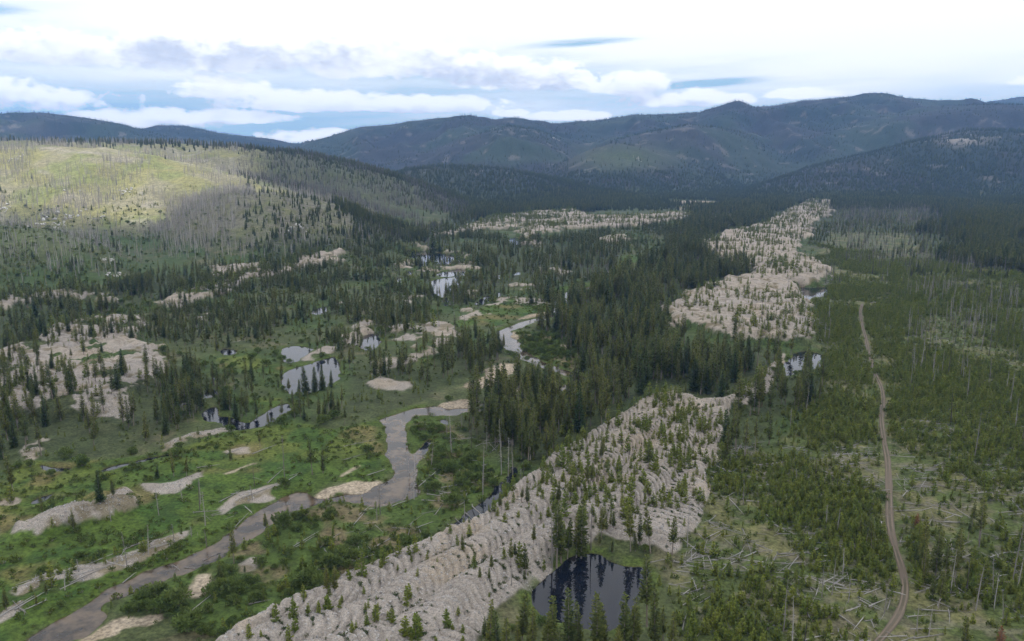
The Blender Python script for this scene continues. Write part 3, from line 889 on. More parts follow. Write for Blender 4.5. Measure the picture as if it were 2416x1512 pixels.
rc_ = resample(ROAD, .6)
rdv = np.gradient(rc_, axis=0); rdv /= np.hypot(rdv[:, 0], rdv[:, 1])[:, None]
rnv = np.stack([-rdv[:, 1], rdv[:, 0]], 1)
offs = np.array([-1.75, -1.35, -.95, -.6, -.25, .25, .6, .95, 1.35, 1.75])
lift = np.array([-.25, .10, .03, .06, .15, .15, .06, .03, .10, -.25])
RV = []
wob = (fbm(rc_[:, 0], rc_[:, 1], 9, 2, 131) - .5) * .3
for k, (o_, l_) in enumerate(zip(offs, lift)):
    e = o_ * (0.56 + wob * (.5 if abs(o_) < 1 else 1.0))
    q = rc_ + rnv * e[:, None]
    RV.append(np.stack([q[:, 0], q[:, 1], height(q[:, 0], q[:, 1]) + l_ + .07], 1))
RV = np.stack(RV, 1)
nr, no = RV.shape[:2]
ri = np.arange(nr * no).reshape(nr, no)
rm = mesh_from('dirt_track', RV.reshape(-1, 3), np.stack([ri[:-1, :-1], ri[:-1, 1:], ri[1:, 1:], ri[1:, :-1]], -1).reshape(-1, 4))
rm.polygons.foreach_set('use_smooth', np.ones(len(rm.polygons), bool))
acr = rm.attributes.new('across', 'FLOAT', 'POINT'); acr.data.foreach_set('value', np.tile(np.abs(offs), nr).astype(np.float32))
m_road, t, b = material('dirt')
geo = t.node('ShaderNodeNewGeometry')
a_ = t.node('ShaderNodeAttribute', attribute_name='across')
n_ = t.noise(geo.outputs['Position'], .9, 4, .6)
n2_ = t.noise(geo.outputs['Position'], .12, 3, .6)
rut = t.math('SUBTRACT', 1.0, t.math('MULTIPLY', t.math('ABSOLUTE', t.math('SUBTRACT', a_.outputs['Fac'], .8)), 1.7), clamp=True)
colr = t.mix(t.ramp(t.math('ADD', rut, t.math('MULTIPLY', t.math('SUBTRACT', n_, .5), .9)), .2, .75), rgb(.080, .068, .038), rgb(.175, .130, .096))
colr = t.mix(t.ramp(n2_, .4, .65), colr, rgb(.130, .098, .070))
t.l.new(colr, b.inputs['Base Color']); b.inputs['Roughness'].default_value = .95
rm.materials.append(m_road)
link('dirt_track', rm, 'brown two-rut dirt track running through young pines at right', 'track', kind='structure')

# ------------------------------------------------------------------ plant materials
def foliage(name, c1, c2, trans=.25):
    m, t, b = material(name)
    geo = t.node('ShaderNodeNewGeometry')
    oi = t.node('ShaderNodeObjectInfo')
    f = t.math('MULTIPLY_ADD', oi.outputs['Random'], .65, t.math('MULTIPLY', geo.outputs['Random Per Island'], .35))
    c = t.mix(f, rgb(*c1), rgb(*c2))
    v = t.math('MULTIPLY_ADD', geo.outputs['Random Per Island'], .7, .65)
    vm = t.node('ShaderNodeVectorMath', operation='SCALE')
    t.l.new(c, vm.inputs[0]); t.l.new(v, vm.inputs[3])
    t.l.new(vm.outputs[0], b.inputs['Base Color'])
    b.inputs['Roughness'].default_value = .7
    b.inputs['Specular IOR Level'].default_value = .2
    tr = t.node('ShaderNodeBsdfTranslucent'); t.l.new(vm.outputs[0], tr.inputs[0])
    mx = t.node('ShaderNodeMixShader'); mx.inputs[0].default_value = trans
    t.l.new(b.outputs[0], mx.inputs[1]); t.l.new(tr.outputs[0], mx.inputs[2])
    t.l.new(mx.outputs[0], t.n['Material Output'].inputs[0])
    return m


def bark(name, c1, c2, scale=1.5):
    m, t, b = material(name)
    geo = t.node('ShaderNodeNewGeometry')
    oi = t.node('ShaderNodeObjectInfo')
    tcn = t.node('ShaderNodeTexCoord')
    n = t.noise(tcn.outputs['Object'], scale, 3, .6)
    f = t.math('MULTIPLY_ADD', oi.outputs['Random'], .7, t.math('MULTIPLY', n, .4))
    t.l.new(t.mix(f, rgb(*c1), rgb(*c2)), b.inputs['Base Color'])
    b.inputs['Roughness'].default_value = .9
    b.inputs['Specular IOR Level'].default_value = .2
    return m


m_pine = foliage('pine needles', (.055, .085, .020), (.165, .165, .034), .35)
m_spruce = foliage('spruce needles', (.050, .082, .026), (.090, .118, .034), .35)
m_young = foliage('young pine needles', (.098, .142, .019), (.195, .212, .030), .35)
m_willow = foliage('willow leaves', (.080, .120, .028), (.140, .175, .045), .35)
m_rust = foliage('dead brown needles', (.17, .075, .030), (.20, .09, .04))
m_grassy = foliage('low leaves', (.058, .092, .016), (.118, .140, .028), .35)
m_farfir = foliage('distant needles', (.045, .060, .022), (.085, .095, .032), .3)
m_bark = bark('pine bark', (.16, .125, .10), (.25, .215, .18))
m_snag = bark('weathered grey wood', (.11, .095, .085), (.34, .31, .285))
m_char = bark('charred wood', (.035, .030, .028), (.12, .10, .09))
m_log = bark('bleached log wood', (.17, .155, .145), (.38, .355, .33))

# ------------------------------------------------------------------ plant shapes
class MB:
    def __init__(s):
        s.v, s.f, s.m = [], [], []

    def add(s, vs, fs, mi=0):
        o = len(s.v)
        s.v.extend(vs)
        for f in fs:
            s.f.append(tuple(i + o for i in f)); s.m.append(mi)

    def tube(s, pts, rad, n=6, mi=0):
        o = len(s.v)
        for k, (p, r) in enumerate(zip(pts, rad)):
            a = pts[min(k + 1, len(pts) - 1)]; bq = pts[max(k - 1, 0)]
            d = (Vector(a) - Vector(bq)).normalized()
            e = d.orthogonal().normalized(); g2 = d.cross(e)
            for q in range(n):
                th = 2 * math.pi * q / n
                s.v.append(tuple(Vector(p) + (e * math.cos(th) + g2 * math.sin(th)) * r))
        for k in range(len(pts) - 1):
            for q in range(n):
                s.f.append((o + k * n + q, o + k * n + (q + 1) % n, o + (k + 1) * n + (q + 1) % n, o + (k + 1) * n + q)); s.m.append(mi)
        s.f.append(tuple(o + q for q in range(n))[::-1]); s.m.append(mi)
        s.f.append(tuple(o + (len(pts) - 1) * n + q for q in range(n))); s.m.append(mi)

    def leaf(s, p, d, up, L, W, mi=0):
        """a tuft: a folded four-sided blade"""
        d = Vector(d).normalized(); side = d.cross(Vector(up))
        if side.length < 1e-3: side = d.orthogonal()
        side.normalize(); nn = side.cross(d)
        p = Vector(p)
        a = p; b_ = p + d * L * .55 + side * W * .5 - nn * W * .18; c = p + d * L; e = p + d * L * .55 - side * W * .5 - nn * W * .18
        s.add([tuple(a), tuple(b_), tuple(c), tuple(e)], [(0, 1, 2), (0, 2, 3)], mi)

    def build(s, name, mats):
        me = bpy.data.meshes.new(name)
        me.from_pydata(s.v, [], s.f)
        for m in mats: me.materials.append(m)
        me.polygons.foreach_set('material_index', s.m)
        me.update()
        return me


def conifer(rnd, h, rmax, cb, dens, prof=.8, tuft=.55, droop=-.1, n_leaf=4):
    """returns trunk, crown builders of a conifer h metres tall; crown from cb*h up"""
    tr, cr = MB(), MB()
    lean = (rnd.uniform(-.02, .02) * h, rnd.uniform(-.02, .02) * h)

    def ax(z):
        f = z / h
        return Vector((lean[0] * f * f, lean[1] * f * f, z))
    r0 = .011 * h + .03
    tr.tube([tuple(ax(z)) for z in (-.3, .15 * h, .5 * h, .8 * h, .985 * h)], [r0 * 1.15, r0 * .9, r0 * .62, r0 * .3, .015], 6)
    for k in range(int(cb * 14)):                         # dead twigs below the crown
        z = rnd.uniform(.08, cb) * h; th = rnd.uniform(0, 6.28); L = rnd.uniform(.3, .9)
        p = ax(z); e = p + Vector((math.cos(th) * L, math.sin(th) * L, rnd.uniform(-.25, .1)))
        tr.tube([tuple(p), tuple(e)], [.025, .008], 3)
    z = cb * h
    while z < h * .985:
        f = (z - cb * h) / (h * (1 - cb))
        R = rmax * (1 - f) ** prof * (.55 + .45 * min(1, f * 5 + .35)) + .10
        nb = max(3, int((3 + 2.4 * R) * dens))
        th0 = rnd.uniform(0, 6.28)
        for k in range(nb):
            th = th0 + 6.283 * k / nb + rnd.uniform(-.35, .35)
            L = R * rnd.uniform(.55, 1.18)
            p = ax(z + rnd.uniform(-.18, .18))
            out = Vector((math.cos(th), math.sin(th), droop + .55 * f + rnd.uniform(-.12, .15)))
            nl = max(2, int(n_leaf * (.5 + .5 * L / rmax)))
            for q in range(nl):
                g_ = (q + .7 + rnd.uniform(-.25, .25)) / nl
                pos = p + out * (L * g_ * .85)
                d = Vector((math.cos(th + rnd.uniform(-.9, .9)), math.sin(th + rnd.uniform(-.9, .9)), rnd.uniform(-.15, .75)))
                sz = tuft * rnd.uniform(.75, 1.3) * (.65 + .35 * (1 - f))
                cr.leaf(pos - d * sz * .35, d, (rnd.uniform(-.3, .3), rnd.uniform(-.3, .3), 1), sz * 1.25, sz * .8)
        z += rnd.uniform(.26, .44) * (.7 + .05 * h) / 1.2
    for k in range(3):
        cr.leaf(ax(h * .965), (rnd.uniform(-.3, .3), rnd.uniform(-.3, .3), 1), (1, 0, 0), .5, .22)
    return tr, cr


def joined(tr, cr):
    j = MB()
    j.add(tr.v, tr.f, 0)
    j.add(cr.v, cr.f, 1)
    return j


R_ = random.Random(3)
PINE = []       # (height, trunk mesh, crown mesh, joined mesh)
for k in range(8):
    h = R_.uniform(12, 16)
    tr, cr = conifer(R_, h, R_.uniform(1.25, 1.9), [.12, .22, .34, .18, .42, .28, .15, .36][k], 1.0, .62, .72, .05, 4)
    PINE.append((h, tr.build('trunk', [m_bark]), cr.build('crown', [m_pine]), joined(tr, cr).build('conifer', [m_bark, m_pine])))
SPRUCE = []
for k in range(3):
    h = R_.uniform(10, 13)
    tr, cr = conifer(R_, h, R_.uniform(1.9, 2.4), .05, 1.25, .9, .75, -.25, 5)
    SPRUCE.append((h, tr.build('trunk', [m_bark]), cr.build('crown', [m_spruce]), joined(tr, cr).build('conifer_spruce', [m_bark, m_spruce])))
tr, cr = conifer(R_, 8.0, 1.3, .15, .9, .7, .6, -.1, 4)
RUST = [(8.0, tr.build('trunk', [m_bark]), cr.build('crown', [m_rust]), joined(tr, cr).build('conifer_rust', [m_bark, m_rust]))]
YOUNG = []
for k in range(6):
    h = R_.uniform(2.4, 3.2)
    tr, cr = conifer(R_, h, R_.uniform(.55, .85), .04, 1.35, .65, .42, .15, 3)
    YOUNG.append((h, joined(tr, cr).build('young_pine', [m_bark, m_young])))
FAR = []
for k in range(5):
    h = R_.uniform(11, 14)
    cr = MB()
    rm_ = R_.uniform(1.6, 2.3)
    tiers = 5
    for q in range(tiers):
        zb = h * (.10 + .9 * q / tiers * .92) - .3; zt = min(h, zb + h * .34)
        rr = rm_ * (1 - q / tiers) ** .8
        n = 7
        ph = R_.uniform(0, 6)
        base = [(math.cos(ph + 6.283 * i / (2 * n)) * rr * (1.15 if i % 2 else .55) * R_.uniform(.8, 1.2), math.sin(ph + 6.283 * i / (2 * n)) * rr * (1.15 if i % 2 else .55) * R_.uniform(.8, 1.2),
                 zb + (0 if i % 2 else .7) + R_.uniform(-.3, .3)) for i in range(2 * n)]
        cr.add(base + [(0, 0, zt)], [(i, (i + 1) % (2 * n), 2 * n) for i in range(2 * n)], 0)
    tb = MB(); tb.tube([(0, 0, -.5), (0, 0, h * .3)], [.16, .12], 4)
    j = MB(); j.add(cr.v, cr.f, 1); j.add(tb.v, tb.f, 0)
    FAR.append((h, j.build('far_conifer', [m_bark, m_farfir])))


def snag_mesh(rnd, h, r, branches, mat, lean=.03, name='snag'):
    b = MB()
    lx, ly = rnd.uniform(-lean, lean) * h, rnd.uniform(-lean, lean) * h
    kz = [(-.4, 1.2), (.1 * h, .95), (.35 * h, .8), (.65 * h, .55), (.9 * h, .3), (h, .06)]
    ax = lambda z: (lx * (z / h) ** 2 + .03 * math.sin(z * .7 + lx), ly * (z / h) ** 2 + .03 * math.cos(z * .9), z)
    b.tube([ax(z) for z, _ in kz], [r * q for _, q in kz], 6)
    for k in range(branches):
        z = h * rnd.uniform(.22, .97); th = rnd.uniform(0, 6.28); L = rnd.uniform(.35, 1.25) * (1.15 - .7 * z / h)
        p = Vector(ax(z)); e = p + Vector((math.cos(th) * L, math.sin(th) * L, rnd.uniform(-.35, .15)))
        b.tube([tuple(p), tuple((p + e) / 2 + Vector((0, 0, .05))), tuple(e)], [.032, .022, .008], 3)
    return b.build(name, [mat])


SNAG = [(h, snag_mesh(R_, h, r, br, mt)) for h, r, br, mt in ((11, .12, 36, m_snag), (13, .14, 22, m_snag), (9, .11, 48, m_snag), (12, .12, 8, m_char), (10, .13, 30, m_snag), (8, .12, 6, m_char), (12, .13, 60, m_snag))]
m_pale = bark('pale burnt trunks', (.16, .145, .13), (.44, .40, .35))
m_far = bark('dull burnt trunks', (.09, .08, .072), (.19, .17, .155))
FSNAG = [(h, snag_mesh(R_, h, r, 8, m_pale)) for h, r in ((13, .24), (11, .22), (15, .26), (9, .22))] + [(h, snag_mesh(R_, h, .22, 5, m_far)) for h in (12, 10)]


def log_mesh(rnd, L, r, stubs):
    b = MB()
    kz = [(0, 1.0), (.05, 1.1), (.3, .95), (.6, .75), (.85, .5), (1.0, .28)]
    bend = rnd.uniform(-.02, .02) * L
    ax = lambda f: (f * L - L / 2, bend * 4 * f * (1 - f), r * .9 + .03 * math.sin(f * 9))
    b.tube([ax(f) for f, _ in kz], [r * q for _, q in kz], 7)
    if stubs > 4:                                       # torn root end
        for k in range(5):
            th = rnd.uniform(0, 6.28)
            b.tube([ax(.01), (-L / 2 - .25, math.cos(th) * .5, r + math.sin(th) * .45)], [.06, .015], 3)
    for k in range(stubs):
        f = rnd.uniform(.25, .97); th = rnd.uniform(0, 6.28); q = rnd.uniform(.2, .8)
        p = Vector(ax(f)); e = p + Vector((rnd.uniform(0, .4), math.cos(th) * q, abs(math.sin(th)) * q))
        b.tube([tuple(p), tuple(e)], [.03, .008], 3)
    return b.build('fallen_log', [m_log])


LOG = [(L, log_mesh(R_, L, r, st)) for L, r, st in ((8, .095, 3), (9, .11, 14), (7, .085, 2), (10, .11, 7), (6, .10, 5), (8.5, .08, 10))]


def shrub_mesh(rnd, w_, h, n, mat, name, leaf=.34):
    b = MB()
    lobes = [(rnd.uniform(-.55, .55) * w_, rnd.uniform(-.55, .55) * w_, rnd.uniform(.5, .8) * h, rnd.uniform(.35, .6) * w_) for _ in range(6)] + [(0, 0, .7 * h, .6 * w_)]
    for k in range(7):
        th = rnd.uniform(0, 6.28)
        b.tube([(0, 0, -.1), (math.cos(th) * w_ * .5, math.sin(th) * w_ * .5, h * .65)], [.03, .012], 3, 0)
    for k in range(n):
        lx, ly, lz, lr = rnd.choice(lobes)
        v = Vector((rnd.gauss(0, 1), rnd.gauss(0, 1), rnd.gauss(0, 1))).normalized()
        rr = lr * (rnd.random() ** .35)
        p = Vector((lx, ly, lz)) + Vector((v.x, v.y, v.z * .75)) * rr
        if p.z < .05: p.z = rnd.uniform(.05, .4)
        d = (v + Vector((0, 0, .55)) + Vector((rnd.uniform(-.5, .5), rnd.uniform(-.5, .5), 0)))
        b.leaf(p, d, (rnd.uniform(-1, 1), rnd.uniform(-1, 1), .5), leaf * rnd.uniform(.8, 1.4), leaf * .62, 1)
    return b.build(name, [m_bark, mat])


SHRUB = [(1.8, shrub_mesh(R_, R_.uniform(1.2, 1.7), 1.8, 420, m_willow, 'willow_shrub')) for k in range(5)]
GROOVE = [(.6, shrub_mesh(R_, .6, .5, 50, m_spruce, 'groove_plant', .30)) for k in range(4)]
CLUMP = [(.6, shrub_mesh(R_, .75, .55, 60, m_grassy, 'leaf_clump', .30)) for k in range(4)]

# ------------------------------------------------------------------ scatter
def far_cells(dens_name_or_arr, thin=None):
    A = dens_name_or_arr
    X = RF.x0 + (np.arange(RF.nx) + .5) * RF.c; Y = RF.y0 + (np.arange(RF.ny) + .5) * RF.c
    X, Y = np.meshgrid(X, Y)
    lam = A * RF.c ** 2
    n = RNG.poisson(np.clip(lam, 0, 6))
    x = np.repeat(X.ravel(), n.ravel()); y = np.repeat(Y.ravel(), n.ravel())
    x = x + RNG.uniform(-.5, .5, len(x)) * RF.c; y = y + RNG.uniform(-.5, .5, len(y)) * RF.c
    return x, y


_X = RF.x0 + (np.arange(RF.nx) + .5) * RF.c; _Y = RF.y0 + (np.arange(RF.ny) + .5) * RF.c
CX, CY = np.meshgrid(_X, _Y)
fr = np.abs(CX) < 70 + .70 * CY
CZ = hills(CX.ravel(), CY.ravel()).reshape(CX.shape)
CU, CV = project(CX, CY, CZ)
valley = (CZ < 6)
A = RF.a
gm_, wm_, rm2, me_, br_, rg_, fo_ = [A[k] for k in ('gravel_c', 'water_c', 'road_c', 'meadow_c', 'brush_c', 'regen_c', 'forest_c')]
t1_ = A['t1']; sd_ = A['sand_c']
RF.blur('road', 1.0, 'road_t', it=1); rm2 = A['road_t'] * ~((CV > 842) & (CV < 890))
def ragged(nm):
    amp = np.clip(.05 * (CY - 170), 2, 80)
    i = np.clip((np.arange(RF.nx)[None, :] + (fbm(CX, CY, 14 + 0 * 1, 2, 211) - .5 + fbm(CX, CY, 60, 2, 213) - .5) * amp / RF.c * 1.6).astype(int), 0, RF.nx - 1)
    j = np.clip((np.arange(RF.ny)[:, None] + (fbm(CX, CY, 14, 2, 212) - .5 + fbm(CX, CY, 60, 2, 214) - .5) * amp / RF.c * 2.2).astype(int), 0, RF.ny - 1)
    A[nm] = A[nm][j, i]


for nm in ('pine_d', 'pine_lo', 'pine_hi', 'regen_c', 'forest_c'):
    ragged(nm)
rg_, fo_ = A['regen_c'], A['forest_c']
dry = (wm_ < .15) & (rm2 < .3)
clump = fbm(CX, CY, 28, 3, 201)
clump2 = fbm(CX, CY, 60, 3, 202)
fill = {}

# tall conifers
d = A['pine_d'].copy()
mid = (d > 0) & (fo_ < .5)
d = np.where(mid, d * np.clip((clump - .37) * 7, 0.05, 2.4), d * np.clip((clump - .30) * 4.2, .15, 1.7))
d = np.where(gm_ > .3, np.where(CX > 90, d * .05, np.where(mid, d * .40, np.where((CX < -40) & (CY < 420), d * .45, d * .15))), d)
d = np.where((sd_ > .2) | (t1_ > .5), 0, d)
d = np.where((me_ > .4), d * .05, d)
d = d * dry * fr * (CZ < 40)
x, y = far_cells(d)
lo = RF.sample('pine_lo', x, y)[0]; hi = RF.sample('pine_hi', x, y)[0]
hh = lo + (hi - lo) * RNG.beta(1.6, 1.5, len(x)); hh = np.maximum(hh, 3)
PT = [x, y, hh, RNG.integers(0, 8, len(x))]
spr = RNG.random(len(x)) < .10
PT[3] = np.where(spr, 8 + RNG.integers(0, 3, len(x)), PT[3])

# small pines on the gravel
d = (t1_ > .5) * (.075 + .06 * sstep(CY, 170, 240)) * np.clip((clump - .3) * 4, .15, 2.2) + ((gm_ > .4) & (t1_ < .5)) * .045 * np.clip((clump - .34) * 6, .06, 2.2)
d = d + ((gm_ > .4) & (t1_ < .5) & (CX > 100)) * .004
d = np.where((CX > 90) & (CY > 420) & (t1_ < .5), d * .55, d)
d = np.where((CX < -60) & (CY < 420), d * .45, d)
d = d * dry * fr * (CZ < 10) * (sd_ < .2)
x1, y1 = far_cells(d)
h1 = np.clip(RNG.gamma(3.0, .62, len(x1)) + .5, .6, 7)
h1 = np.where(y1 > 380, h1 * 1.25, h1)
# young regrowth on the right bench
d = rg_ * .60 * np.clip((clump - .30) * 4.2, .12, 1.8) * (1 - .55 * sstep(CY, 250, 600)) * dry * fr * (gm_ < .25) * (fo_ < .7) * (CZ < 25)
d = d + br_ * .03 * np.clip((clump2 - .4) * 6, 0, 2) * dry * fr * (gm_ < .3) * (sd_ < .2)
d = d + ((A['pine_d'] > 0) & (rg_ < .3) & (gm_ < .3) & (me_ < .4)) * .02 * dry * fr * (CZ < 20)
x2, y2 = far_cells(d)
h2 = np.clip(RNG.gamma(4.0, .36, len(x2)) + .4, .5, 4.2)
h2 = np.where(y2 > 400, h2 * 1.3, h2)
d = ((CZ > .8) & (CZ < 60) & (CY < 1150) & (CU < 1050)) * np.where(CY > 700, .007, .022) * np.clip((clump - .36) * 7, .1, 2.2) * fr
x3, y3 = far_cells(d)
x2, y2 = np.concatenate([x2, x3]), np.concatenate([y2, y3]); h2 = np.concatenate([h2, RNG.uniform(1.5, 4.5, len(x3))])
YT = [np.concatenate([x1, x2]), np.concatenate([y1, y2]), np.concatenate([h1, h2])]
YT.append(RNG.integers(0, 6, len(YT[0])))

# dead standing trunks on the bench
snz = RF; snz.new('snag_d')
for pl, v_ in ((P('5 1500,600 2500,620 2500,1250 2000,1320 1550,1280 1480,1000'), .011), (P('5 1000,60 1700,80 1850,420 2500,600 2500,640 1500,640 1100,420'), .010),
               (P('5 1400,1300 2500,1250 8 2400,400 1300,200'), .004), (P('8 200,-20 900,-20 1000,120 640,240 300,260'), .008), (P('8 1400,1100 2400,1000 2400,1600 1400,1600'), .010), (P('8 -60,300 1300,100 1300,1600 -60,1600'), .0028),
               (P('5 560,800 1000,500 1010,1050 860,1100 900,1200 700,1300 560,1200'), .008), (P('7 680,100 1150,150 1150,480 900,500 700,330'), .010), (P('4 500,700 900,700 900,1100 400,1000'), .004),
               (P('4 1250,500 1900,420 1900,560 1300,640'), .006), (P('6 700,480 1900,300 1900,560 1000,960 700,1060'), .0016)):
    RF.fill('snag_d', pl, v_, 'set')
ragged('snag_d')
d = A['snag_d'] * np.clip((clump2 - .34) * 6, .1, 2.2) * dry * fr * (CZ < 30) * (t1_ < .5)
x, y = far_cells(d)
h = RNG.uniform(6, 14, len(x))
ST = [x, y, h, RNG.choice(7, len(x), p=[.2, .2, .12, .14, .16, .08, .10])]

# fallen logs
RF.new('log_d')
for pl, v_ in ((P('8 -60,280 2400,0 2400,1600 -60,1600'), .11), (P('5 960,600 2500,600 2500,1500 960,1500'), .016), (P('5 860,560 1010,560 1100,900 1100,1100 960,1120 880,900 820,740'), .10),
               (P('5 870,200 1080,200 1060,400 900,400'), .05), (P('7 480,330 900,330 920,560 800,640 500,620'), .045), (P('7 0,640 700,600 650,800 400,950 100,1060 0,1050'), .022),
               (P('6 0,1200 340,1080 800,950 1100,820 1400,720 1400,780 1000,900 560,1130 200,1330 0,1400'), .05), (P('6 1260,700 1480,620 1560,540 1850,500 1700,630 1400,760'), .06),
               (P('6 1200,500 1900,350 2100,300 2050,420 1800,520 1400,620'), .010), (P('7 700,150 1050,220 1050,300 740,290'), .03)):
    RF.fill('log_d', pl, v_)
ragged('log_d')
d = A['log_d'] * np.clip((fbm(CX, CY, 12, 3, 203) - .36) * 6, .05, 2.3) * (wm_ < .3) * (rm2 < .25) * fr * (t1_ < .3)
x, y = far_cells(d)
LT = [x, y, 2.0 + 6.5 * RNG.beta(1.5, 2.0, len(x)), RNG.integers(0, 6, len(x))]

# willows and low leafy plants
d = br_ * .05 * np.clip((clump - .33) * 6, .1, 2.2) + me_ * .0025 * np.clip((clump - .45) * 14, 0, 3)
d = d + (A['bank'] > .02) * np.where(CY < 330, .018, .004) * (CY < 1200) * (rg_ < .3)
d = d + mid * .006 * np.clip((clump2 - .4) * 8, 0, 2.5) + ((CZ > .5) & (CZ < 40) & (CY < 1000) & (CU < 900)) * .006
thick = P('6 1440,1060 1640,1000 2218,880 2218,1120 1900,1290 1480,1520 1060,1400 1100,1340 1420,1180')
RF.new('thick'); RF.fill('thick', thick); RF.fill('thick', P('7 400,120 470,60 620,20 690,120 560,240 470,310 430,230')); RF.fill('thick', P('6 720,1240 1180,1130 1190,1280 1060,1345 900,1345 730,1380'))
d = d + A['thick'] * .075
d = d * ((A['bank'] < .22) | (CY > 300)) * (wm_ < .10) * (rm2 < .2) * fr * (gm_ < .3) * (sd_ < .25) * (CZ < 40)
x, y = far_cells(d)
WT = [x, y, np.clip(RNG.gamma(6, .27, len(x)), .5, 3.2), RNG.integers(0, 5, len(x))]
d = (me_ * .20 + br_ * .34 + rg_ * .26 + (A['pine_d'] > 0) * .05) * np.clip((clump - .25) * 3, .2, 1.6) * (wm_ < .15) * (rm2 < .15) * fr * (gm_ < .4) * (sd_ < .25) * (CY < 560) * (CZ < 12)
x, y = far_cells(d)
CT = [x, y, np.clip(RNG.gamma(5, .10, len(x)), .2, 1.1), RNG.integers(0, 4, len(x))]


def lift_to(u, v):
    """survey point -> place on the built terrain"""
    x, y = ground_at(u, v)
    x = np.atleast_1d(x).astype(float); y = np.atleast_1d(y).astype(float)
    for _ in range(5):
        z = height(x, y)
        x, y = ground_at(np.atleast_1d(u), np.atleast_1d(v), z)
    return float(x[0]), float(y[0])


def sv(k, a, b):
    f, ox, oy = REG[k]
    return a * f + ox, b * f + oy


def tall(k, a, b, top):
    u, v = sv(k, a, b); _, vt = sv(k, a, top)
    x, y = lift_to(u, v)
    z = float(height(np.array([x]), np.array([y]))[0])
    lo_, hi_ = .3, 40.0
    for _ in range(30):
        m_ = (lo_ + hi_) / 2
        if float(project(x, y, z + m_)[1]) > vt: lo_ = m_
        else: hi_ = m_
    return x, y, lo_


HAND_PINES = {  # sheet: (x, base, top, kind)
    '6': '1520,1010,790,p 650,612,400,s 742,585,455,p 1430,1135,1010,p 1730,795,680,p 1870,692,640,p 1130,442,262,p 1212,442,310,p 1020,450,370,s 2030,432,190,p 2100,422,240,p 85,535,300,p 2130,1200,1010,p 2175,1185,1020,p 300,1212,1130,p 240,1282,1200,p 40,1312,1170,p 480,792,660,p 1590,1072,1020,p 275,692,550,p 1500,340,250,p 1690,250,150,p',
    '7': '1400,930,600,p 1430,900,640,p 1470,870,700,p 1560,862,585,p 1530,840,690,p 1690,810,630,p 1720,800,690,p 1770,795,668,p 1745,790,690,p 1880,900,620,p 1940,850,680,p 2010,932,620,p 1910,930,800,p 2150,915,700,p 1250,875,750,p 1100,1012,840,p 1130,1000,870,p 1200,1042,878,p 1190,1142,1050,p 1410,605,470,p 1470,595,470,p 1530,555,420,p 1510,560,440,p 1620,480,355,p 1600,470,370,p 1990,395,190,p 2010,390,260,p 1690,330,200,p 1700,300,190,p 1170,620,510,p 1210,610,490,p 1680,890,810,p 1760,935,850,p 1030,640,540,p 975,1050,950,p 900,1125,1030,p 870,1000,930,p 790,920,815,p 960,1120,1035,p 1040,250,0,p 1170,330,40,p '
         '960,1600,1240,p 1010,1640,1310,p 1070,1700,1350,p 1170,1560,1190,p 1240,1620,1290,p 1330,1680,1320,p 1365,1640,1205,p 1480,1600,1170,p 1545,1570,1255,p 1660,1640,1190,p 1705,1600,1270,p 1830,1650,1200,p 1880,1620,1215,p 1930,1600,1290,p 1985,1420,960,p 2035,1560,1140,p 2090,1520,1290,p 2150,1640,1330,p 930,1560,1360,p 1150,1660,1400,p 1210,1700,1420,p 1430,1700,1430,p 1780,1690,1400,p',
    '8': '1150,860,690,p 1190,885,680,p 1225,930,720,p 1580,870,740,p 1560,1135,880,p 1640,1095,760,p 1700,1135,850,p 1620,1235,1090,p 1760,1155,900,p 1850,872,690,p 1920,1235,1060,p 1780,1000,780,p 1830,1560,1360,p 1660,1300,1050,p 2060,1610,1420,r 1520,772,680,r 345,285,20,p 405,335,60,p 285,342,110,p 470,272,50,p 560,235,0,p 115,320,262,p 70,600,515,p 2190,900,760,p 1120,470,400,p 90,60,-20,p',
    '3': '690,1062,992,s 525,1002,890,p 485,1100,1035,p 2080,1350,1150,s 2140,1330,1155,s 2190,1320,1145,s 2250,1300,1180,s 2030,1360,1240,s 1960,1330,1240,p',
    '4': '590,560,500,s 1300,990,930,s 620,380,250,s 860,285,215,s',
}
HAND_SNAGS = {
    '6': '965,952,750 825,1032,790 1335,762,540 1655,507,365 1185,602,470 1135,892,745 512,1062,980 1345,927,780 720,732,600 1245,832,760 422,1182,1060 1640,592,500',
    '7': '1040,432,60 1115,472,200 1085,450,180 715,292,40 920,562,230 845,292,60 585,372,220 472,592,300 252,692,480 232,732,600 1165,482,390 800,762,590 140,1012,900 1370,952,640 1622,862,640 1105,1142,990 440,480,330 1365,900,700',
    '8': '1895,322,20 1725,392,200 865,432,330 740,482,390 1005,802,640 1040,1082,900 905,1232,1000 30,902,620 2140,1142,700 2012,1222,970 1925,902,750 700,132,0 930,762,620 1310,1332,1150 1740,1200,900 1600,1480,1290 1520,1460,1280 2080,1400,1180 2175,1170,900 420,300,90 400,340,150',
}
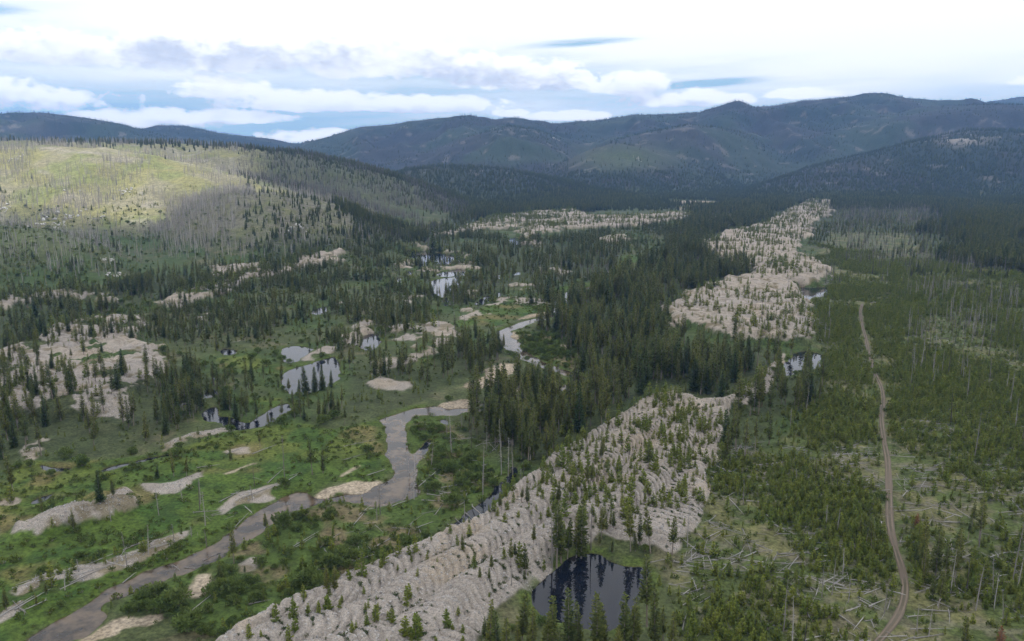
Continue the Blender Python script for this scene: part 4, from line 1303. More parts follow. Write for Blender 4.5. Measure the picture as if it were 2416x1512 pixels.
HAND_LOGS = {
    '6': '590,1010,1100,800 340,1085,640,1040 460,1140,800,985 430,1110,700,1030 1530,780,1620,680 1430,610,1560,540 1580,600,1830,500 1740,490,1840,400 1860,480,1960,420 1500,560,1640,550 1260,680,1480,665 1380,700,1550,680 1860,930,2070,805 1870,935,2050,830 2080,910,2218,810 2110,925,2180,990 1610,1280,1760,1250 1320,1015,1450,955 1130,1050,1170,1080 1200,1060,1270,1045 800,1165,890,1090 1220,1340,1440,1160 1300,1340,1390,1280 2000,1060,2120,1045 1980,1100,2100,1080 0,1360,230,1220 100,1310,330,1180 900,940,1250,820 1000,910,1200,850 850,900,1050,850 1640,300,1800,240 1470,300,1600,250 1280,390,1430,370',
    '7': '560,530,820,575 570,440,640,470 600,400,730,370 620,390,690,350 650,520,900,480 740,490,850,440 560,560,790,600 500,520,640,400 430,860,460,740 500,780,530,860 230,900,350,830 80,760,165,660 180,660,330,630 330,640,440,600 0,1115,105,1060 80,1000,370,905 0,960,60,910 420,920,440,860 330,780,490,790 490,780,600,740 850,640,940,705 800,680,845,740 740,720,775,770 690,760,770,780 730,280,800,230 780,200,860,195 970,290,1030,230 20,250,230,205 170,440,290,400 1290,945,1375,970 2010,1005,2140,975 380,960,560,920 640,560,820,540 520,600,700,610 10,340,150,300',
    '8': '450,375,690,350 540,340,590,385 670,620,690,510 655,660,810,680 770,770,960,690 540,690,620,780 615,810,650,740 620,820,950,820 800,875,1050,885 390,790,455,980 365,970,410,890 190,890,230,960 110,960,360,990 260,1020,360,1015 410,900,580,940 300,1065,470,1060 395,1035,500,1110 440,990,600,1070 440,1095,480,1220 705,1145,790,1280 865,1220,890,1130 940,1180,1070,1085 960,1170,1050,1100 1040,1110,1380,1160 1140,1230,1300,1310 1150,1250,1290,1320 1180,1210,1310,1160 1330,1310,1350,1240 800,1310,840,1390 820,1330,860,1230 580,1415,700,1410 0,1285,145,1205 110,1270,220,1205 60,1110,95,1200 130,1130,210,1115 90,1490,135,1415 0,1440,30,1330 1290,740,1320,880 1410,880,1430,820 1490,735,1640,730 1700,740,1830,745 1705,720,1780,690 1590,780,1630,710 1545,520,1600,445 1420,395,1640,390 1500,400,1580,375 1510,270,1535,180 1690,150,1760,210 1830,300,1860,350 1690,270,1800,275 1760,330,1870,300 1820,650,1900,640 2000,950,2140,1020 2100,1290,2218,1360 2070,1370,2218,1360 1480,1440,1760,1440 1500,1500,1700,1470 1460,1360,1610,1350 1060,660,1180,680 910,655,1080,670 700,570,770,520 1100,660,1165,610 1030,560,1100,640 1190,540,1240,420 1110,600,1140,510 980,610,1060,580 250,780,430,840 540,1300,700,1250 300,590,400,700 1900,560,2050,540 2080,820,2180,900',
}
HP, HS, HLG = [], [], []
for k, s in HAND_PINES.items():
    for tok in s.split():
        a, b_, c, kd = tok.split(',')
        x, y, h = tall(k, float(a), float(b_), float(c))
        HP.append((x, y, h, {'p': R_.randrange(8), 's': 8 + R_.randrange(3), 'r': 11}[kd]))
for k, s in HAND_SNAGS.items():
    for tok in s.split():
        a, b_, c = tok.split(',')
        x, y, h = tall(k, float(a), float(b_), float(c))
        HS.append((x, y, h, R_.choice([0, 1, 2, 3, 4, 6])))
for k, s in HAND_LOGS.items():
    for tok in s.split():
        a, b_, c, d_ = map(float, tok.split(','))
        x0, y0 = lift_to(*sv(k, a, b_)); x1_, y1_ = lift_to(*sv(k, c, d_))
        HLG.append(((x0 + x1_) / 2, (y0 + y1_) / 2, math.hypot(x1_ - x0, y1_ - y0), math.atan2(y1_ - y0, x1_ - x0), R_.randrange(6)))

# hillside trees and trunks: candidates spread over the slopes
def slope_points(n, y0, y1, seed):
    r = np.random.default_rng(seed)
    y = y0 * (y1 / y0) ** (r.random(n) ** .75)
    x = r.uniform(-1, 1, n) * (60 + .72 * y)
    z = height(x, y, tail=False)
    u, v = project(x, y, z)
    return r, x, y, z, u, v


r, x, y, z, u, v = slope_points(380000, 560, 1750, 301)
nn = fbm(x, y, 55, 4, 302); nk = fbm(x, y, 120, 3, 303)
p = sstep(nn, .36, .56) * .60
uw = u + (fbm(x, y, 40, 3, 309) - .5) * 220
p = np.where((uw > 330) & (y < 1050) & (y > 745) & (uw < 540), .8 * sstep(uw, 330, 420), p)     # thick burnt stand on the knob's left flank
p = np.where((u > 600) & (y < 1000), p * .18, p)
p = np.where(u > 620, p * 1.3, p)
p = np.where((u < 330) & (y < 830), p * .30, p)
p = np.where(u > 1100, p * .35, p)
p = np.where(z < 1.2, 0, np.where(z < 7, p * .35, p))
k = r.random(len(x)) < p * .36
HSN = [x[k], y[k], r.uniform(6, 15, k.sum()), r.integers(0, 4, k.sum())]
HSN[3] = np.where((u[k] > 900) | ((u[k] > 560) & (y[k] > 1150)), 4 + HSN[3] % 2, HSN[3])
# living conifers on the near hills
p = .035 + .25 * sstep(nk, .55, .66) * sstep(u, 480, 640) + .55 * sstep(u, 560, 760) * sstep(y, 1250, 1500) + .25 * sstep(-v, -640, -600) * 0
p = np.where((u < 520) & (y > 780), p * .05, p)
p = np.where(z < 5, 0, p)
p = p + .22 * sstep(y, 0, 1) * ((z > 3) & (z < 16) & (y < 1100)) * sstep(nn, .45, .55)
p = np.where(u > 560, p * 3.2, p)
k = r.random(len(x)) < p * .055
HFT = [x[k], y[k], r.uniform(4, 11, k.sum()), r.integers(0, 5, k.sum())]
r, x, y, z, u, v = slope_points(170000, 1500, 7000, 304)
n5 = fbm(x, y, 260, 4, 305); n6 = fbm(x, y, 700, 3, 306)
low = 1 - sstep(z, 30, 130)
p = .10 + .75 * low * (y < 3200) + .55 * sstep(n5, .46, .60) + .5 * sstep(u, 1900, 2200) * (y < 3000)
p = np.where((np.abs(u - 1470) < 130) & (np.abs(v - 375) < 30), p * .12, p)
p = p + .6 * (z < 12)
k = (r.random(len(x)) < p * .62) & ((z > 2) | (y > 1500))
k &= ~((RF.sample('gravel', x, y)[0] > .2))
MFT = [x[k], y[k], r.uniform(8, 15, k.sum()), r.integers(0, 5, k.sum())]
k = (r.random(len(x)) < .30 * sstep(1 - n5, .42, .6)) & (z > 20) & (y < 5600)
MSN = [x[k], y[k], r.uniform(9, 15, k.sum()), r.integers(4, 6, k.sum())]
HSN = [np.concatenate([a, b_]) for a, b_ in zip(HSN, MSN)]
HFT = [np.concatenate([a, b_]) for a, b_ in zip(HFT, MFT)]
# fallen trunks on the burnt knob
r, x, y, z, u, v = slope_points(9000, 600, 1300, 311)
k = (z > 8) & (r.random(len(x)) < np.where(u > 480, .6, .22)) & (y < 1150)
LT = [np.concatenate([LT[0], x[k]]), np.concatenate([LT[1], y[k]]), np.concatenate([LT[2], r.uniform(7, 13, k.sum())]), np.concatenate([LT[3], r.integers(0, 6, k.sum())])]

# ------------------------------------------------------------------ stuff: what is left over of each kind, as one object each
def stuff(name, protos, x, y, scl, idx, label, cat, zrot=None, tilt=0.03, sink=.05):
    n = len(x)
    if n == 0: return
    z = np.concatenate([height(x[i:i + 100000], y[i:i + 100000]) for i in range(0, n, 100000)]) - sink
    me = bpy.data.meshes.new(name)
    me.vertices.add(n)
    me.vertices.foreach_set('co', np.stack([x, y, z], 1).astype(np.float32).ravel())
    rot = np.zeros((n, 3), np.float32)
    rot[:, 0] = RNG.normal(0, tilt, n); rot[:, 1] = RNG.normal(0, tilt, n)
    rot[:, 2] = RNG.uniform(0, 6.283, n) if zrot is None else zrot
    s3 = np.repeat(np.asarray(scl, np.float32)[:, None], 3, 1)
    s3[:, :2] *= RNG.uniform(.85, 1.2, n)[:, None]
    at = me.attributes.new('rot', 'FLOAT_VECTOR', 'POINT'); at.data.foreach_set('vector', rot.ravel())
    at = me.attributes.new('scl', 'FLOAT_VECTOR', 'POINT'); at.data.foreach_set('vector', s3.astype(np.float32).ravel())
    at = me.attributes.new('pick', 'INT', 'POINT'); at.data.foreach_set('value', np.asarray(idx, np.int32))
    col = bpy.data.collections.new(name + '_shapes')
    for q, m in enumerate(protos):
        po = bpy.data.objects.new('%s_shape_%02d' % (name, q), m)
        col.objects.link(po)
    ng = bpy.data.node_groups.new(name + '_scatter', 'GeometryNodeTree')
    ng.interface.new_socket('Geometry', in_out='INPUT', socket_type='NodeSocketGeometry')
    ng.interface.new_socket('Geometry', in_out='OUTPUT', socket_type='NodeSocketGeometry')
    N, Lk = ng.nodes, ng.links
    a = N.new('NodeGroupInput'); b = N.new('NodeGroupOutput')
    ip = N.new('GeometryNodeInstanceOnPoints')
    ci = N.new('GeometryNodeCollectionInfo'); ci.inputs[0].default_value = col
    ci.inputs['Separate Children'].default_value = True; ci.inputs['Reset Children'].default_value = True

    def named(nm, typ):
        q = N.new('GeometryNodeInputNamedAttribute'); q.data_type = typ; q.inputs[0].default_value = nm
        return q.outputs[0]
    Lk.new(a.outputs[0], ip.inputs['Points']); Lk.new(ci.outputs[0], ip.inputs['Instance'])
    ip.inputs['Pick Instance'].default_value = True
    Lk.new(named('pick', 'INT'), ip.inputs['Instance Index'])
    e2r = N.new('FunctionNodeEulerToRotation'); Lk.new(named('rot', 'FLOAT_VECTOR'), e2r.inputs[0])
    Lk.new(e2r.outputs[0], ip.inputs['Rotation'])
    Lk.new(named('scl', 'FLOAT_VECTOR'), ip.inputs['Scale'])
    Lk.new(ip.outputs[0], b.inputs[0])
    o = link(name, me, label, cat, kind='stuff')
    md = o.modifiers.new('scatter', 'NODES'); md.node_group = ng


ORD = 'first second third fourth fifth sixth seventh eighth ninth tenth eleventh twelfth thirteenth fourteenth fifteenth sixteenth seventeenth eighteenth nineteenth twentieth'.split()


def where(u, v, x, y):
    """a phrase for the spot, by what one finds around it"""
    t1v = float(RN.sample('t1', np.array([x]), np.array([y]))[0][0])
    if t1v > .5:
        if v > 1420: return 'on the gravel ridge nearest the camera'
        if v > 1290: return 'on gravel left of the dark pond'
        if v > 1150: return 'on gravel above the dark pond'
        return 'on the gravel ridge behind dark pond'
    rx = np.interp(v, [740, 840, 1000, 1100, 1240, 1350, 1430, 1512], [2035, 2055, 2090, 2085, 2100, 2125, 2140, 2080])
    if v > 1330 and 1120 < u < 1640: return 'by near shore of dark pond'
    if v > 1000 and u > 1560:
        b = 'near bottom edge' if v > 1400 else 'around track bend' if v > 1250 else 'mid bench' if v > 1120 else 'back of bench'
        return ('right of dirt track, ' if u > rx else 'left of dirt track, ') + b
    if u > 1900: return 'on far bench right of track' if u > rx else 'on far bench left of track'
    if v > 880 and u > 1040: return 'in dense stand behind gravel ridge' if v < 1170 else 'in brush left of gravel ridge'
    if v > 1170 and u < 560: return 'in lower left meadow by river' if u < 420 else 'beside the lone riverside pine'
    if v > 1170: return 'in willow thicket below the river'
    if v > 960 and u > 640: return 'by the river bend'
    if v > 1010 and u > 250: return 'in upper left meadow'
    if v > 900 and u < 640: return 'in left stand above the meadow'
    if u < 640: return 'on the left gravel field'
    if u < 1300: return 'around the middle valley ponds'
    return 'on the second gravel ridge beyond'


def name_all(items, kind_words):
    """items: dicts with u, v, x, y -> a label of its own each"""
    by = {}
    for it in items:
        by.setdefault(where(it['u'], it['v'], it['x'], it['y']), []).append(it)
    for ph, lst in by.items():
        lst.sort(key=lambda i: -i['v'])
        nrow = max(1, math.ceil(len(lst) / 18))
        per = math.ceil(len(lst) / nrow)
        for rI in range(nrow):
            row = sorted(lst[rI * per:(rI + 1) * per], key=lambda i: i['u'])
            for q, it in enumerate(row):
                pre = kind_words(it)
                if len(row) == 1: tail = ''
                elif nrow == 1: tail = ', %s from left' % ORD[q]
                else: tail = ', row %s %s from left' % (['one', 'two', 'three', 'four', 'five', 'six', 'seven', 'eight', 'nine', 'ten', 'eleven', 'twelve', 'thirteen'][min(rI, 12)], ORD[q])
                it['label'] = '%s %s%s' % (pre, ph.replace(',', ''), tail)


def split(T, limit, hand=()):
    """the ones that show largest in the photograph, and the rest"""
    x, y, h = T[0], T[1], T[2]
    z = np.concatenate([height(x[i:i + 100000], y[i:i + 100000]) for i in range(0, len(x), 100000)])
    u, v = project(x, y, z)
    ut, vt = project(x, y, z + h)
    size = h / np.hypot(y, CAM_H)
    vis = (u > 2) & (u < 2413) & (vt < 1506) & (vt > 300)
    order = np.argsort(-np.where(vis, size, -1))
    pick = order[:max(0, limit - len(hand))]
    rest = np.ones(len(x), bool); rest[pick] = False
    return pick, rest, u, v, z


def drop_near(T, spots, rad):
    """clear random ones from under the placed ones"""
    keep = np.ones(len(T[0]), bool)
    for (hx, hy) in spots:
        keep &= np.hypot(T[0] - hx, T[1] - hy) > rad
    return [t_[keep] for t_ in T]


# pines and spruces
PT = drop_near(PT, [(q[0], q[1]) for q in HP], 2.2)
ALLP = PINE + SPRUCE + RUST
pick, rest, u, v, z = split(PT, 300, HP)
items = []
for (hx, hy, hh_, kd) in HP:
    hz = float(height(np.array([hx]), np.array([hy]))[0]); hu, hv = project(hx, hy, hz)
    items.append(dict(x=hx, y=hy, z=hz, u=float(hu), v=float(hv), h=hh_, k=kd))
for i in pick:
    items.append(dict(x=PT[0][i], y=PT[1][i], z=z[i], u=float(u[i]), v=float(v[i]), h=PT[2][i], k=int(PT[3][i])))


def pine_words(it):
    if it['k'] == 11: return 'rust brown dying pine'
    a = 'tall' if it['h'] > 13 else 'mid-height' if it['h'] > 7 else 'small'
    return a + (' dark spruce' if it['k'] >= 8 else ' olive green pine')


name_all(items, pine_words)
for it in items:
    ph, tm, cm, _ = ALLP[it['k']]
    e = link('spruce_tree' if 8 <= it['k'] < 11 else 'pine_tree', None, it['label'], 'tree', 'conifers standing in the valley')
    s = it['h'] / ph
    wf = s * R_.uniform(.88, 1.15) * (1.0 if it['h'] > 6 else 1.25)
    e.location = (it['x'], it['y'], it['z'] - .05); e.rotation_euler = (R_.gauss(0, .035), R_.gauss(0, .035), R_.uniform(0, 6.28)); e.scale = (wf, wf, s)
    for nm, m in (('trunk', tm), ('crown', cm)):
        o = bpy.data.objects.new(nm, m); COL.objects.link(o); o.parent = e
q = rest
hs = np.array([a[0] for a in ALLP])
stuff('conifer_forest', [a[3] for a in ALLP], PT[0][q], PT[1][q], PT[2][q] / hs[PT[3][q]], PT[3][q], 'mass of olive green conifers filling the middle of the valley', 'forest')

# young pines
pick, rest, u, v, z = split(YT, 300)
items = [dict(x=YT[0][i], y=YT[1][i], z=z[i], u=float(u[i]), v=float(v[i]), h=YT[2][i], k=int(YT[3][i])) for i in pick]
name_all(items, lambda it: 'bushy green young pine' if it['h'] < 3.5 else 'taller green young pine')
for it in items:
    ph, m = YOUNG[it['k']]
    o = link('young_pine', m, it['label'], 'young pine', 'young pines on gravel and bench')
    s = it['h'] / ph; wf = s * R_.uniform(.9, 1.3) * (1.0 if it['h'] < 4 else .75)
    o.location = (it['x'], it['y'], it['z'] - .04); o.rotation_euler = (0, 0, R_.uniform(0, 6.28)); o.scale = (wf, wf, s)
q = rest
hs = np.array([a[0] for a in YOUNG])
stuff('pine_regrowth', [a[1] for a in YOUNG], YT[0][q], YT[1][q], YT[2][q] / hs[YT[3][q]], YT[3][q], 'thousands of young pines regrowing over bench and gravel', 'regrowth')

# dead standing trees
ST = drop_near(ST, [(q[0], q[1]) for q in HS], 1.5)
pick, rest, u, v, z = split(ST, 300, HS)
items = []
for (hx, hy, hh_, kd) in HS:
    hz = float(height(np.array([hx]), np.array([hy]))[0]); hu, hv = project(hx, hy, hz)
    items.append(dict(x=hx, y=hy, z=hz, u=float(hu), v=float(hv), h=hh_, k=kd))
for i in pick:
    items.append(dict(x=ST[0][i], y=ST[1][i], z=z[i], u=float(u[i]), v=float(v[i]), h=ST[2][i], k=int(ST[3][i])))
name_all(items, lambda it: 'charred black dead trunk' if it['k'] in (3, 5) else 'grey twiggy dead snag')
for it in items:
    ph, m = SNAG[it['k']]
    o = link('dead_tree', m, it['label'], 'dead tree', 'dead standing trees')
    s = it['h'] / ph; wf = max(.8, min(s, 1.2))
    o.location = (it['x'], it['y'], it['z']); o.rotation_euler = (R_.gauss(0, .03), R_.gauss(0, .03), R_.uniform(0, 6.28)); o.scale = (wf, wf, s)
q = rest
hs = np.array([a[0] for a in SNAG])
stuff('snag_stand', [a[1] for a in SNAG], ST[0][q], ST[1][q], ST[2][q] / hs[ST[3][q]], ST[3][q], 'stand of grey and charred dead trunks on the right bench', 'dead forest')

# fallen logs
lz = RNG.uniform(0, 6.283, len(LT[0]))
lz = np.where(RNG.random(len(lz)) < .5, RNG.normal(.15, .5, len(lz)) + math.pi * RNG.integers(0, 2, len(lz)), lz)
pick, rest, u, v, z = split(LT, 300, HLG)
items = []
for (hx, hy, L_, th, kd) in HLG:
    hz = float(height(np.array([hx]), np.array([hy]))[0]); hu, hv = project(hx, hy, hz)
    items.append(dict(x=hx, y=hy, z=hz, u=float(hu), v=float(hv), h=L_, k=kd, th=th))
for i in pick:
    items.append(dict(x=LT[0][i], y=LT[1][i], z=z[i], u=float(u[i]), v=float(v[i]), h=LT[2][i], k=int(LT[3][i]), th=lz[i]))
name_all(items, lambda it: 'long bleached fallen log' if it['h'] > 9 else 'pale fallen log' if it['h'] > 5.5 else 'short broken grey log')
for it in items:
    ph, m = LOG[it['k']]
    o = link('fallen_log', m, it['label'], 'log', 'fallen logs on the ground')
    s = it['h'] / ph
    dx, dy = math.cos(it['th']) * it['h'] / 2, math.sin(it['th']) * it['h'] / 2
    za, zb = height(np.array([it['x'] - dx, it['x'] + dx]), np.array([it['y'] - dy, it['y'] + dy]))
    za, zb = max(za, WATER_Z - .1), max(zb, WATER_Z - .1)
    o.location = (it['x'], it['y'], max((za + zb) / 2, it['z'] - .1) + .10)
    wf = R_.uniform(.8, 1.3)
    o.rotation_euler = (0, -math.atan2(zb - za, it['h']), it['th']); o.scale = (s, wf, wf)
q = rest
hs = np.array([a[0] for a in LOG])
stuff('deadfall', [a[1] for a in LOG], LT[0][q], LT[1][q], LT[2][q] / hs[LT[3][q]], LT[3][q], 'scattered bleached deadfall on bench, banks and burnt knob', 'deadfall', zrot=lz[q], tilt=.05, sink=-.08)

# willows
pick, rest, u, v, z = split(WT, 300)
items = [dict(x=WT[0][i], y=WT[1][i], z=z[i], u=float(u[i]), v=float(v[i]), h=WT[2][i], k=int(WT[3][i])) for i in pick]
name_all(items, lambda it: 'rounded green willow shrub' if it['h'] > 1.6 else 'low green willow shrub')
for it in items:
    ph, m = SHRUB[it['k']]
    o = link('willow_shrub', m, it['label'], 'shrub', 'willow shrubs along the water')
    s = it['h'] / ph; wf = s * R_.uniform(.95, 1.35)
    o.location = (it['x'], it['y'], it['z'] - .05); o.rotation_euler = (0, 0, R_.uniform(0, 6.28)); o.scale = (wf, wf, s)
q = rest
stuff('willow_scrub', [a[1] for a in SHRUB], WT[0][q], WT[1][q], WT[2][q] / 1.8, WT[3][q], 'green willow scrub along river, creeks and ponds', 'scrub')
nq = 90000
qx = RNG.uniform(-110, 140, nq * 3); qy = RNG.uniform(112, 420, nq * 3)
kq = RN.sample('t1', qx, qy)[0] > .5
qx, qy = qx[kq], qy[kq]
qz = tailings(qx, qy); qn = sum(tailings(qx + a_ * 1.1, qy + b2 * 1.1) for a_, b2 in ((1, 0), (-1, 0), (0, 1), (0, -1))) / 4
kq = (qn - qz > .22) & (RNG.random(len(qx)) < .5 * np.clip(fbm(qx, qy, 11, 2, 503) * 3 - .9, 0.05, 1))
stuff('groove_plants', [a[1] for a in GROOVE], qx[kq], qy[kq], RNG.uniform(.35, .9, kq.sum()), RNG.integers(0, 4, kq.sum()), 'low plants rooted in the grooves of the gravel ridge', 'undergrowth')
stuff('undergrowth', [a[1] for a in CLUMP], CT[0], CT[1], CT[2] / .6, CT[3], 'low leafy ground plants in meadow and brush', 'undergrowth')

# far slopes
hs = np.array([a[0] for a in FAR])
stuff('hillside_forest', [a[1] for a in FAR], HFT[0], HFT[1], HFT[2] / hs[HFT[3]], HFT[3], 'dark conifer forest covering the distant slopes and valley end', 'forest')
hs = np.array([a[0] for a in FSNAG])
stuff('burnt_hillside_trunks', [a[1] for a in FSNAG], HSN[0], HSN[1], HSN[2] / hs[HSN[3]], HSN[3], 'pale burnt trunks standing all over the hillsides', 'dead forest')

# ------------------------------------------------------------------ granite outcrops on the hills
m_rock, t, b = material('granite')
geo = t.node('ShaderNodeNewGeometry')
n_ = t.noise(geo.outputs['Position'], .35, 5, .65)
t.l.new(t.mix(t.ramp(n_, .35, .68), rgb(.40, .37, .33), rgb(.68, .65, .61)), b.inputs['Base Color'])
b.inputs['Roughness'].default_value = .9
import bmesh


def rock_mesh(rnd, n):
    bm = bmesh.new()
    for k in range(n):
        r0 = bmesh.ops.create_icosphere(bm, subdivisions=2, radius=1.0)
        s = rnd.uniform(.22, .62) if n > 1 else 1.0
        cx, cy = (rnd.gauss(0, 1.5), rnd.gauss(0, .7)) if n > 1 else (0, 0)
        cuts = [(Vector((rnd.gauss(0, 1), rnd.gauss(0, 1), rnd.gauss(0, 1))).normalized(), rnd.uniform(.45, .8)) for _ in range(9)]
        for vv in r0['verts']:
            c = vv.co.copy()
            for nrm, dd_ in cuts:
                q = c.dot(nrm)
                if q > dd_: c -= nrm * (q - dd_)
            vv.co = Vector((c.x * s * 1.3 + cx, c.y * s + cy, c.z * s * .9 + .1 * s - .12 * cy))
    me = bpy.data.meshes.new('rock_outcrop'); bm.to_mesh(me); bm.free()
    me.materials.append(m_rock)
    return me


ROCKS = [  # survey point, distance, size, label
    (105, 523, 860, 7.0, 'largest white granite outcrop at the foot of the sunlit hill'), (140, 535, 850, 4.5, 'white granite ledge trailing below the largest outcrop'),
    (12, 495, 950, 5.0, 'white granite knob at the left edge of the sunlit hill'), (298, 452, 1020, 4.5, 'white rock pair in the middle of the sunlit slope'),
    (487, 381, 1180, 4.0, 'pinkish rock at the top edge of the sunlit hill'), (700, 540, 0, 5.0, 'grey rock heap on the shaded face of the knob'),
    (240, 515, 0, 4.0, 'broken pale rocks between sunlit hill and draw'), (170, 512, 0, 5.0, 'brownish rock patch right of the largest outcrop'),
    (35, 376, 0, 4.5, 'pale rock band high on the sunlit hill'), (270, 652, 0, 3.5, 'pale rocks at the mouth of the little draw'), (255, 615, 0, 3.0, 'grey rocks beside the little draw'),
    (152, 452, 0, 2.5, 'small white boulder in the sunlit meadow'), (188, 453, 0, 2.3, 'second small white boulder in the sunlit meadow'),
    (2282, 330, 0, 9.0, 'pinkish cliff rocks on the far right ridge'), (2360, 325, 0, 7.0, 'smaller rocks at the right end of the far ridge'), (1310, 328, 0, 10.0, 'pale scar rock on the far central mountain'), (1505, 378, 0, 7.0, 'white rock on the green dome hill')]


def cast(u, v):
    dx, dy, dz = [float(q) for q in ray(u, v)]
    t_ = np.arange(400, 7000, 4.0)
    X, Y, Z = dx * t_ / dy, t_, CAM_H + dz * t_ / dy
    hit = np.nonzero(height(X, Y, tail=False) > Z)[0]
    k = hit[0] if len(hit) else len(t_) - 1
    return X[k], Y[k]


COB = []
for k in range(6):
    me_c = rock_mesh(R_, 1); me_c.materials.clear(); COB.append(me_c)
m_cob, t, b = material('river cobble')
oi = t.node('ShaderNodeObjectInfo')
t.l.new(t.mix(oi.outputs['Random'], rgb(.20, .18, .165), rgb(.42, .395, .37)), b.inputs['Base Color'])
b.inputs['Roughness'].default_value = .85
for me_c in COB: me_c.materials.append(m_cob)
nq = 420000
qx = RNG.uniform(-200, 130, nq); qy = 112 * (300 / 112) ** RNG.random(nq)
gq, _i = RN.sample('gravel_c', qx, qy)
kq = (gq > .55) & (np.abs(qx) < 15 + .72 * qy) & (RN.sample('sand_c', qx, qy)[0] < .2)
kq[kq] &= tailings(qx[kq], qy[kq]) > .5
kq[kq] &= ground_colour(qx[kq], qy[kq], np.ones(kq.sum()), *project(qx[kq], qy[kq], np.ones(kq.sum())))[1] > .7
kq &= RNG.random(nq) < 1.3 * fbm(qx, qy, 7, 3, 501)
qx, qy = qx[kq], qy[kq]
stuff('cobbles', COB, qx, qy, np.clip(RNG.gamma(2.2, .040, len(qx)), .04, .26), RNG.integers(0, 6, len(qx)), 'loose grey cobbles littering the gravel tailings', 'cobbles', tilt=.6, sink=-.02)

def outcrop(rx, ry, rz, size, n):
    """angular blocks strewn over the slope, each sitting on it"""
    V, Fc = [], []
    for k in range(n):
        blk = rock_mesh(R_, 1)
        sz = size * (R_.uniform(.12, .42) if n > 1 else .8)
        ox, oy = (R_.gauss(0, .95) * size, R_.gauss(0, 1.5) * size) if n > 1 else (0, 0)
        oz = float(height(np.array([rx + ox]), np.array([ry + oy]), tail=False)[0]) - rz
        a2 = R_.uniform(0, 6.28)
        o0 = len(V)
        for vv in blk.vertices:
            c = vv.co
            V.append((ox + (c.x * math.cos(a2) - c.y * math.sin(a2)) * sz, oy + (c.x * math.sin(a2) + c.y * math.cos(a2)) * sz, oz + (c.z * .9 + .25) * sz))
        Fc += [tuple(i + o0 for i in p_.vertices) for p_ in blk.polygons]
        bpy.data.meshes.remove(blk)
    me = bpy.data.meshes.new('rock_outcrop'); me.from_pydata(V, [], Fc); me.materials.append(m_rock)
    return me


for (u, v, _, s, lab) in ROCKS:
    rx, ry = cast(u, v)
    rz = float(height(np.array([rx]), np.array([ry]), tail=False)[0])
    o = link('rock_outcrop', outcrop(rx, ry, rz, s, 1 if s < 3 else 14), lab, 'rock', 'granite outcrops on the hills')
    o.location = (rx, ry, rz)

# ------------------------------------------------------------------ the cloud bank overhead that shades the valley, open to the sun over the left hill
CLOUD_Z = 1300.0
LIT = [  # outlines on the terrain, survey points, that lie in the sun
    [(-420, 500), (-120, 515), (0, 520), (110, 538), (230, 560), (300, 562), (350, 512), (450, 478), (540, 456), (640, 452), (660, 444), (590, 425), (500, 398), (430, 372), (330, 352), (200, 340), (0, 338), (-300, 345), (-420, 380)],
    [(-100, 300), (60, 285), (110, 292), (60, 312), (-100, 320)],
    [(770, 322), (830, 303), (900, 296), (840, 312), (790, 328)],
    [(2020, 232), (2080, 227), (2300, 246), (2260, 252), (2100, 240)]]
cell = 32.0
cxs = np.arange(-6200, 4200, cell); cys = np.arange(-3500, 5300, cell)
QX, QY = np.meshgrid(cxs, cys)
dn = np.ones(QX.shape, np.float32)
RC = Raster(cxs[0] - cell / 2, cxs[-1] + cell / 2, cys[0] - cell / 2, cys[-1] + cell / 2, cell)
RC.new('hole')
for pl in LIT:
    pts = []
    for (u, v) in pl:
        px, py = cast(u, v)
        pz = float(height(np.array([px]), np.array([py]), tail=False)[0])
        k = (CLOUD_Z - pz) / SDIR[2]
        pts.append((px + SDIR[0] * k, py + SDIR[1] * k))
    RC.fill('hole', np.array(pts))
RC.blur('hole', 30, 'hole', it=1)
hole = RC.a['hole'][:QX.shape[0], :QX.shape[1]]
edge = np.minimum.reduce([QX - cxs[0], cxs[-1] - QX, QY - cys[0], cys[-1] - QY]) / 1200
fluff = fbm(QX, QY, 420, 4, 401)
dn = sstep(np.clip(edge, 0, 1) + (fluff - .5) * .8, .25, .6) * (1 - sstep(hole + (fbm(QX, QY, 130, 3, 402) - .5) * .3, .12, .40))
thick_ = 60 + 220 * fbm(QX, QY, 700, 4, 403) * dn
ny, nx = QX.shape
top = np.stack([QX, QY, CLOUD_Z + thick_], -1).reshape(-1, 3)
bot = np.stack([QX, QY, CLOUD_Z - 30 * fluff * dn], -1).reshape(-1, 3)
ci_ = np.arange(nx * ny).reshape(ny, nx)
fq = np.stack([ci_[:-1, :-1], ci_[:-1, 1:], ci_[1:, 1:], ci_[1:, :-1]], -1).reshape(-1, 4)
keep = dn.reshape(-1)[fq].max(1) > .02
cm_ = mesh_from('clouds', np.concatenate([top, bot]), np.concatenate([fq[keep], fq[keep][:, ::-1] + nx * ny]))
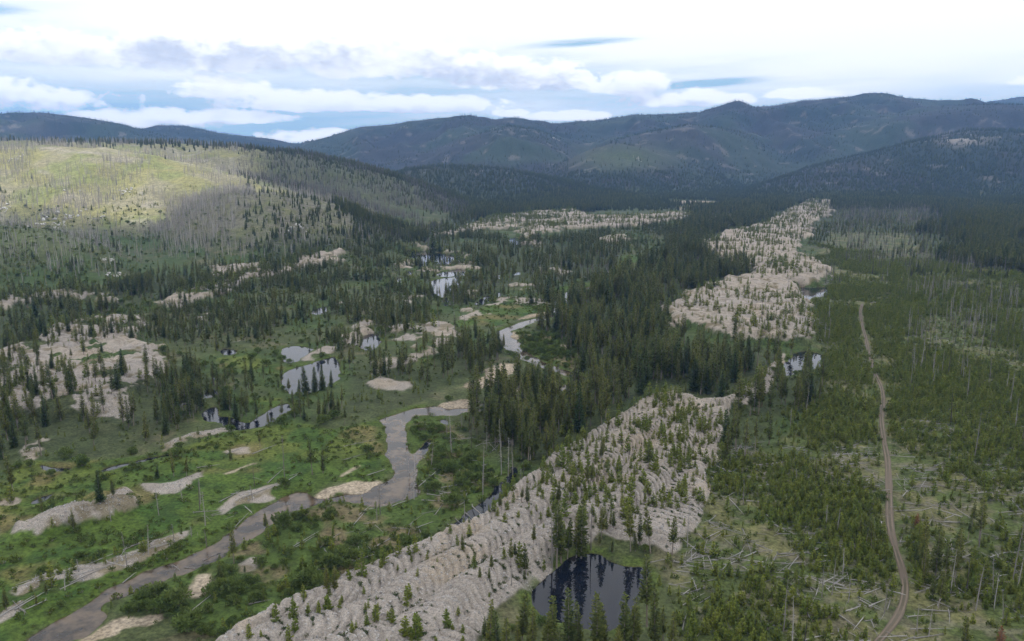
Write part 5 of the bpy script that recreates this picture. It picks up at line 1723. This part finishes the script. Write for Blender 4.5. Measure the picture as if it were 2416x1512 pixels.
cm_.polygons.foreach_set('use_smooth', np.ones(len(cm_.polygons), bool))
fa = cm_.attributes.new('vapour', 'FLOAT', 'POINT'); fa.data.foreach_set('value', np.tile(dn.ravel(), 2).astype(np.float32))
m_cloud, t, b = material('cloud vapour')
t.n.remove(b)
va = t.node('ShaderNodeAttribute', attribute_name='vapour')
tl = t.node('ShaderNodeBsdfTranslucent'); tl.inputs[0].default_value = rgb(.93, .94, .96)
df = t.node('ShaderNodeBsdfDiffuse'); df.inputs[0].default_value = rgb(.93, .94, .96)
mx = t.node('ShaderNodeMixShader'); mx.inputs[0].default_value = .88
t.l.new(df.outputs[0], mx.inputs[1]); t.l.new(tl.outputs[0], mx.inputs[2])
tp = t.node('ShaderNodeBsdfTransparent')
m2 = t.node('ShaderNodeMixShader')
t.l.new(t.math('MULTIPLY', va.outputs['Fac'], .93), m2.inputs[0]); t.l.new(tp.outputs[0], m2.inputs[1]); t.l.new(mx.outputs[0], m2.inputs[2])
t.l.new(m2.outputs[0], t.n['Material Output'].inputs[0])
cm_.materials.append(m_cloud)
link('clouds', cm_, 'broad grey cloud bank overhead that shades the valley', 'clouds', kind='stuff')

# ------------------------------------------------------------------ haze
bm = bmesh.new()
bmesh.ops.create_cube(bm, size=1.0)
x0, x1_, y0, y1_, z0, z1_ = -7600, 7600, -700, 9300, -4.5, 720
for vv in bm.verts:
    vv.co = Vector((x0 if vv.co.x < 0 else x1_, y0 if vv.co.y < 0 else y1_, z0 if vv.co.z < 0 else z1_))
hm = bpy.data.meshes.new('haze'); bm.to_mesh(hm); bm.free()
m_haze = bpy.data.materials.new('haze air'); m_haze.use_nodes = True
t = NT(m_haze.node_tree); t.n.clear()
out = t.node('ShaderNodeOutputMaterial')
pv_ = t.node('ShaderNodeVolumePrincipled')
pv_.inputs['Color'].default_value = rgb(.26, .50, 1.0)
pv_.inputs['Density'].default_value = 7.5e-5
t.l.new(pv_.outputs[0], out.inputs['Volume'])
hm.materials.append(m_haze)
link('haze', hm, 'thin blue air between the camera and the mountains', 'haze', kind='stuff')
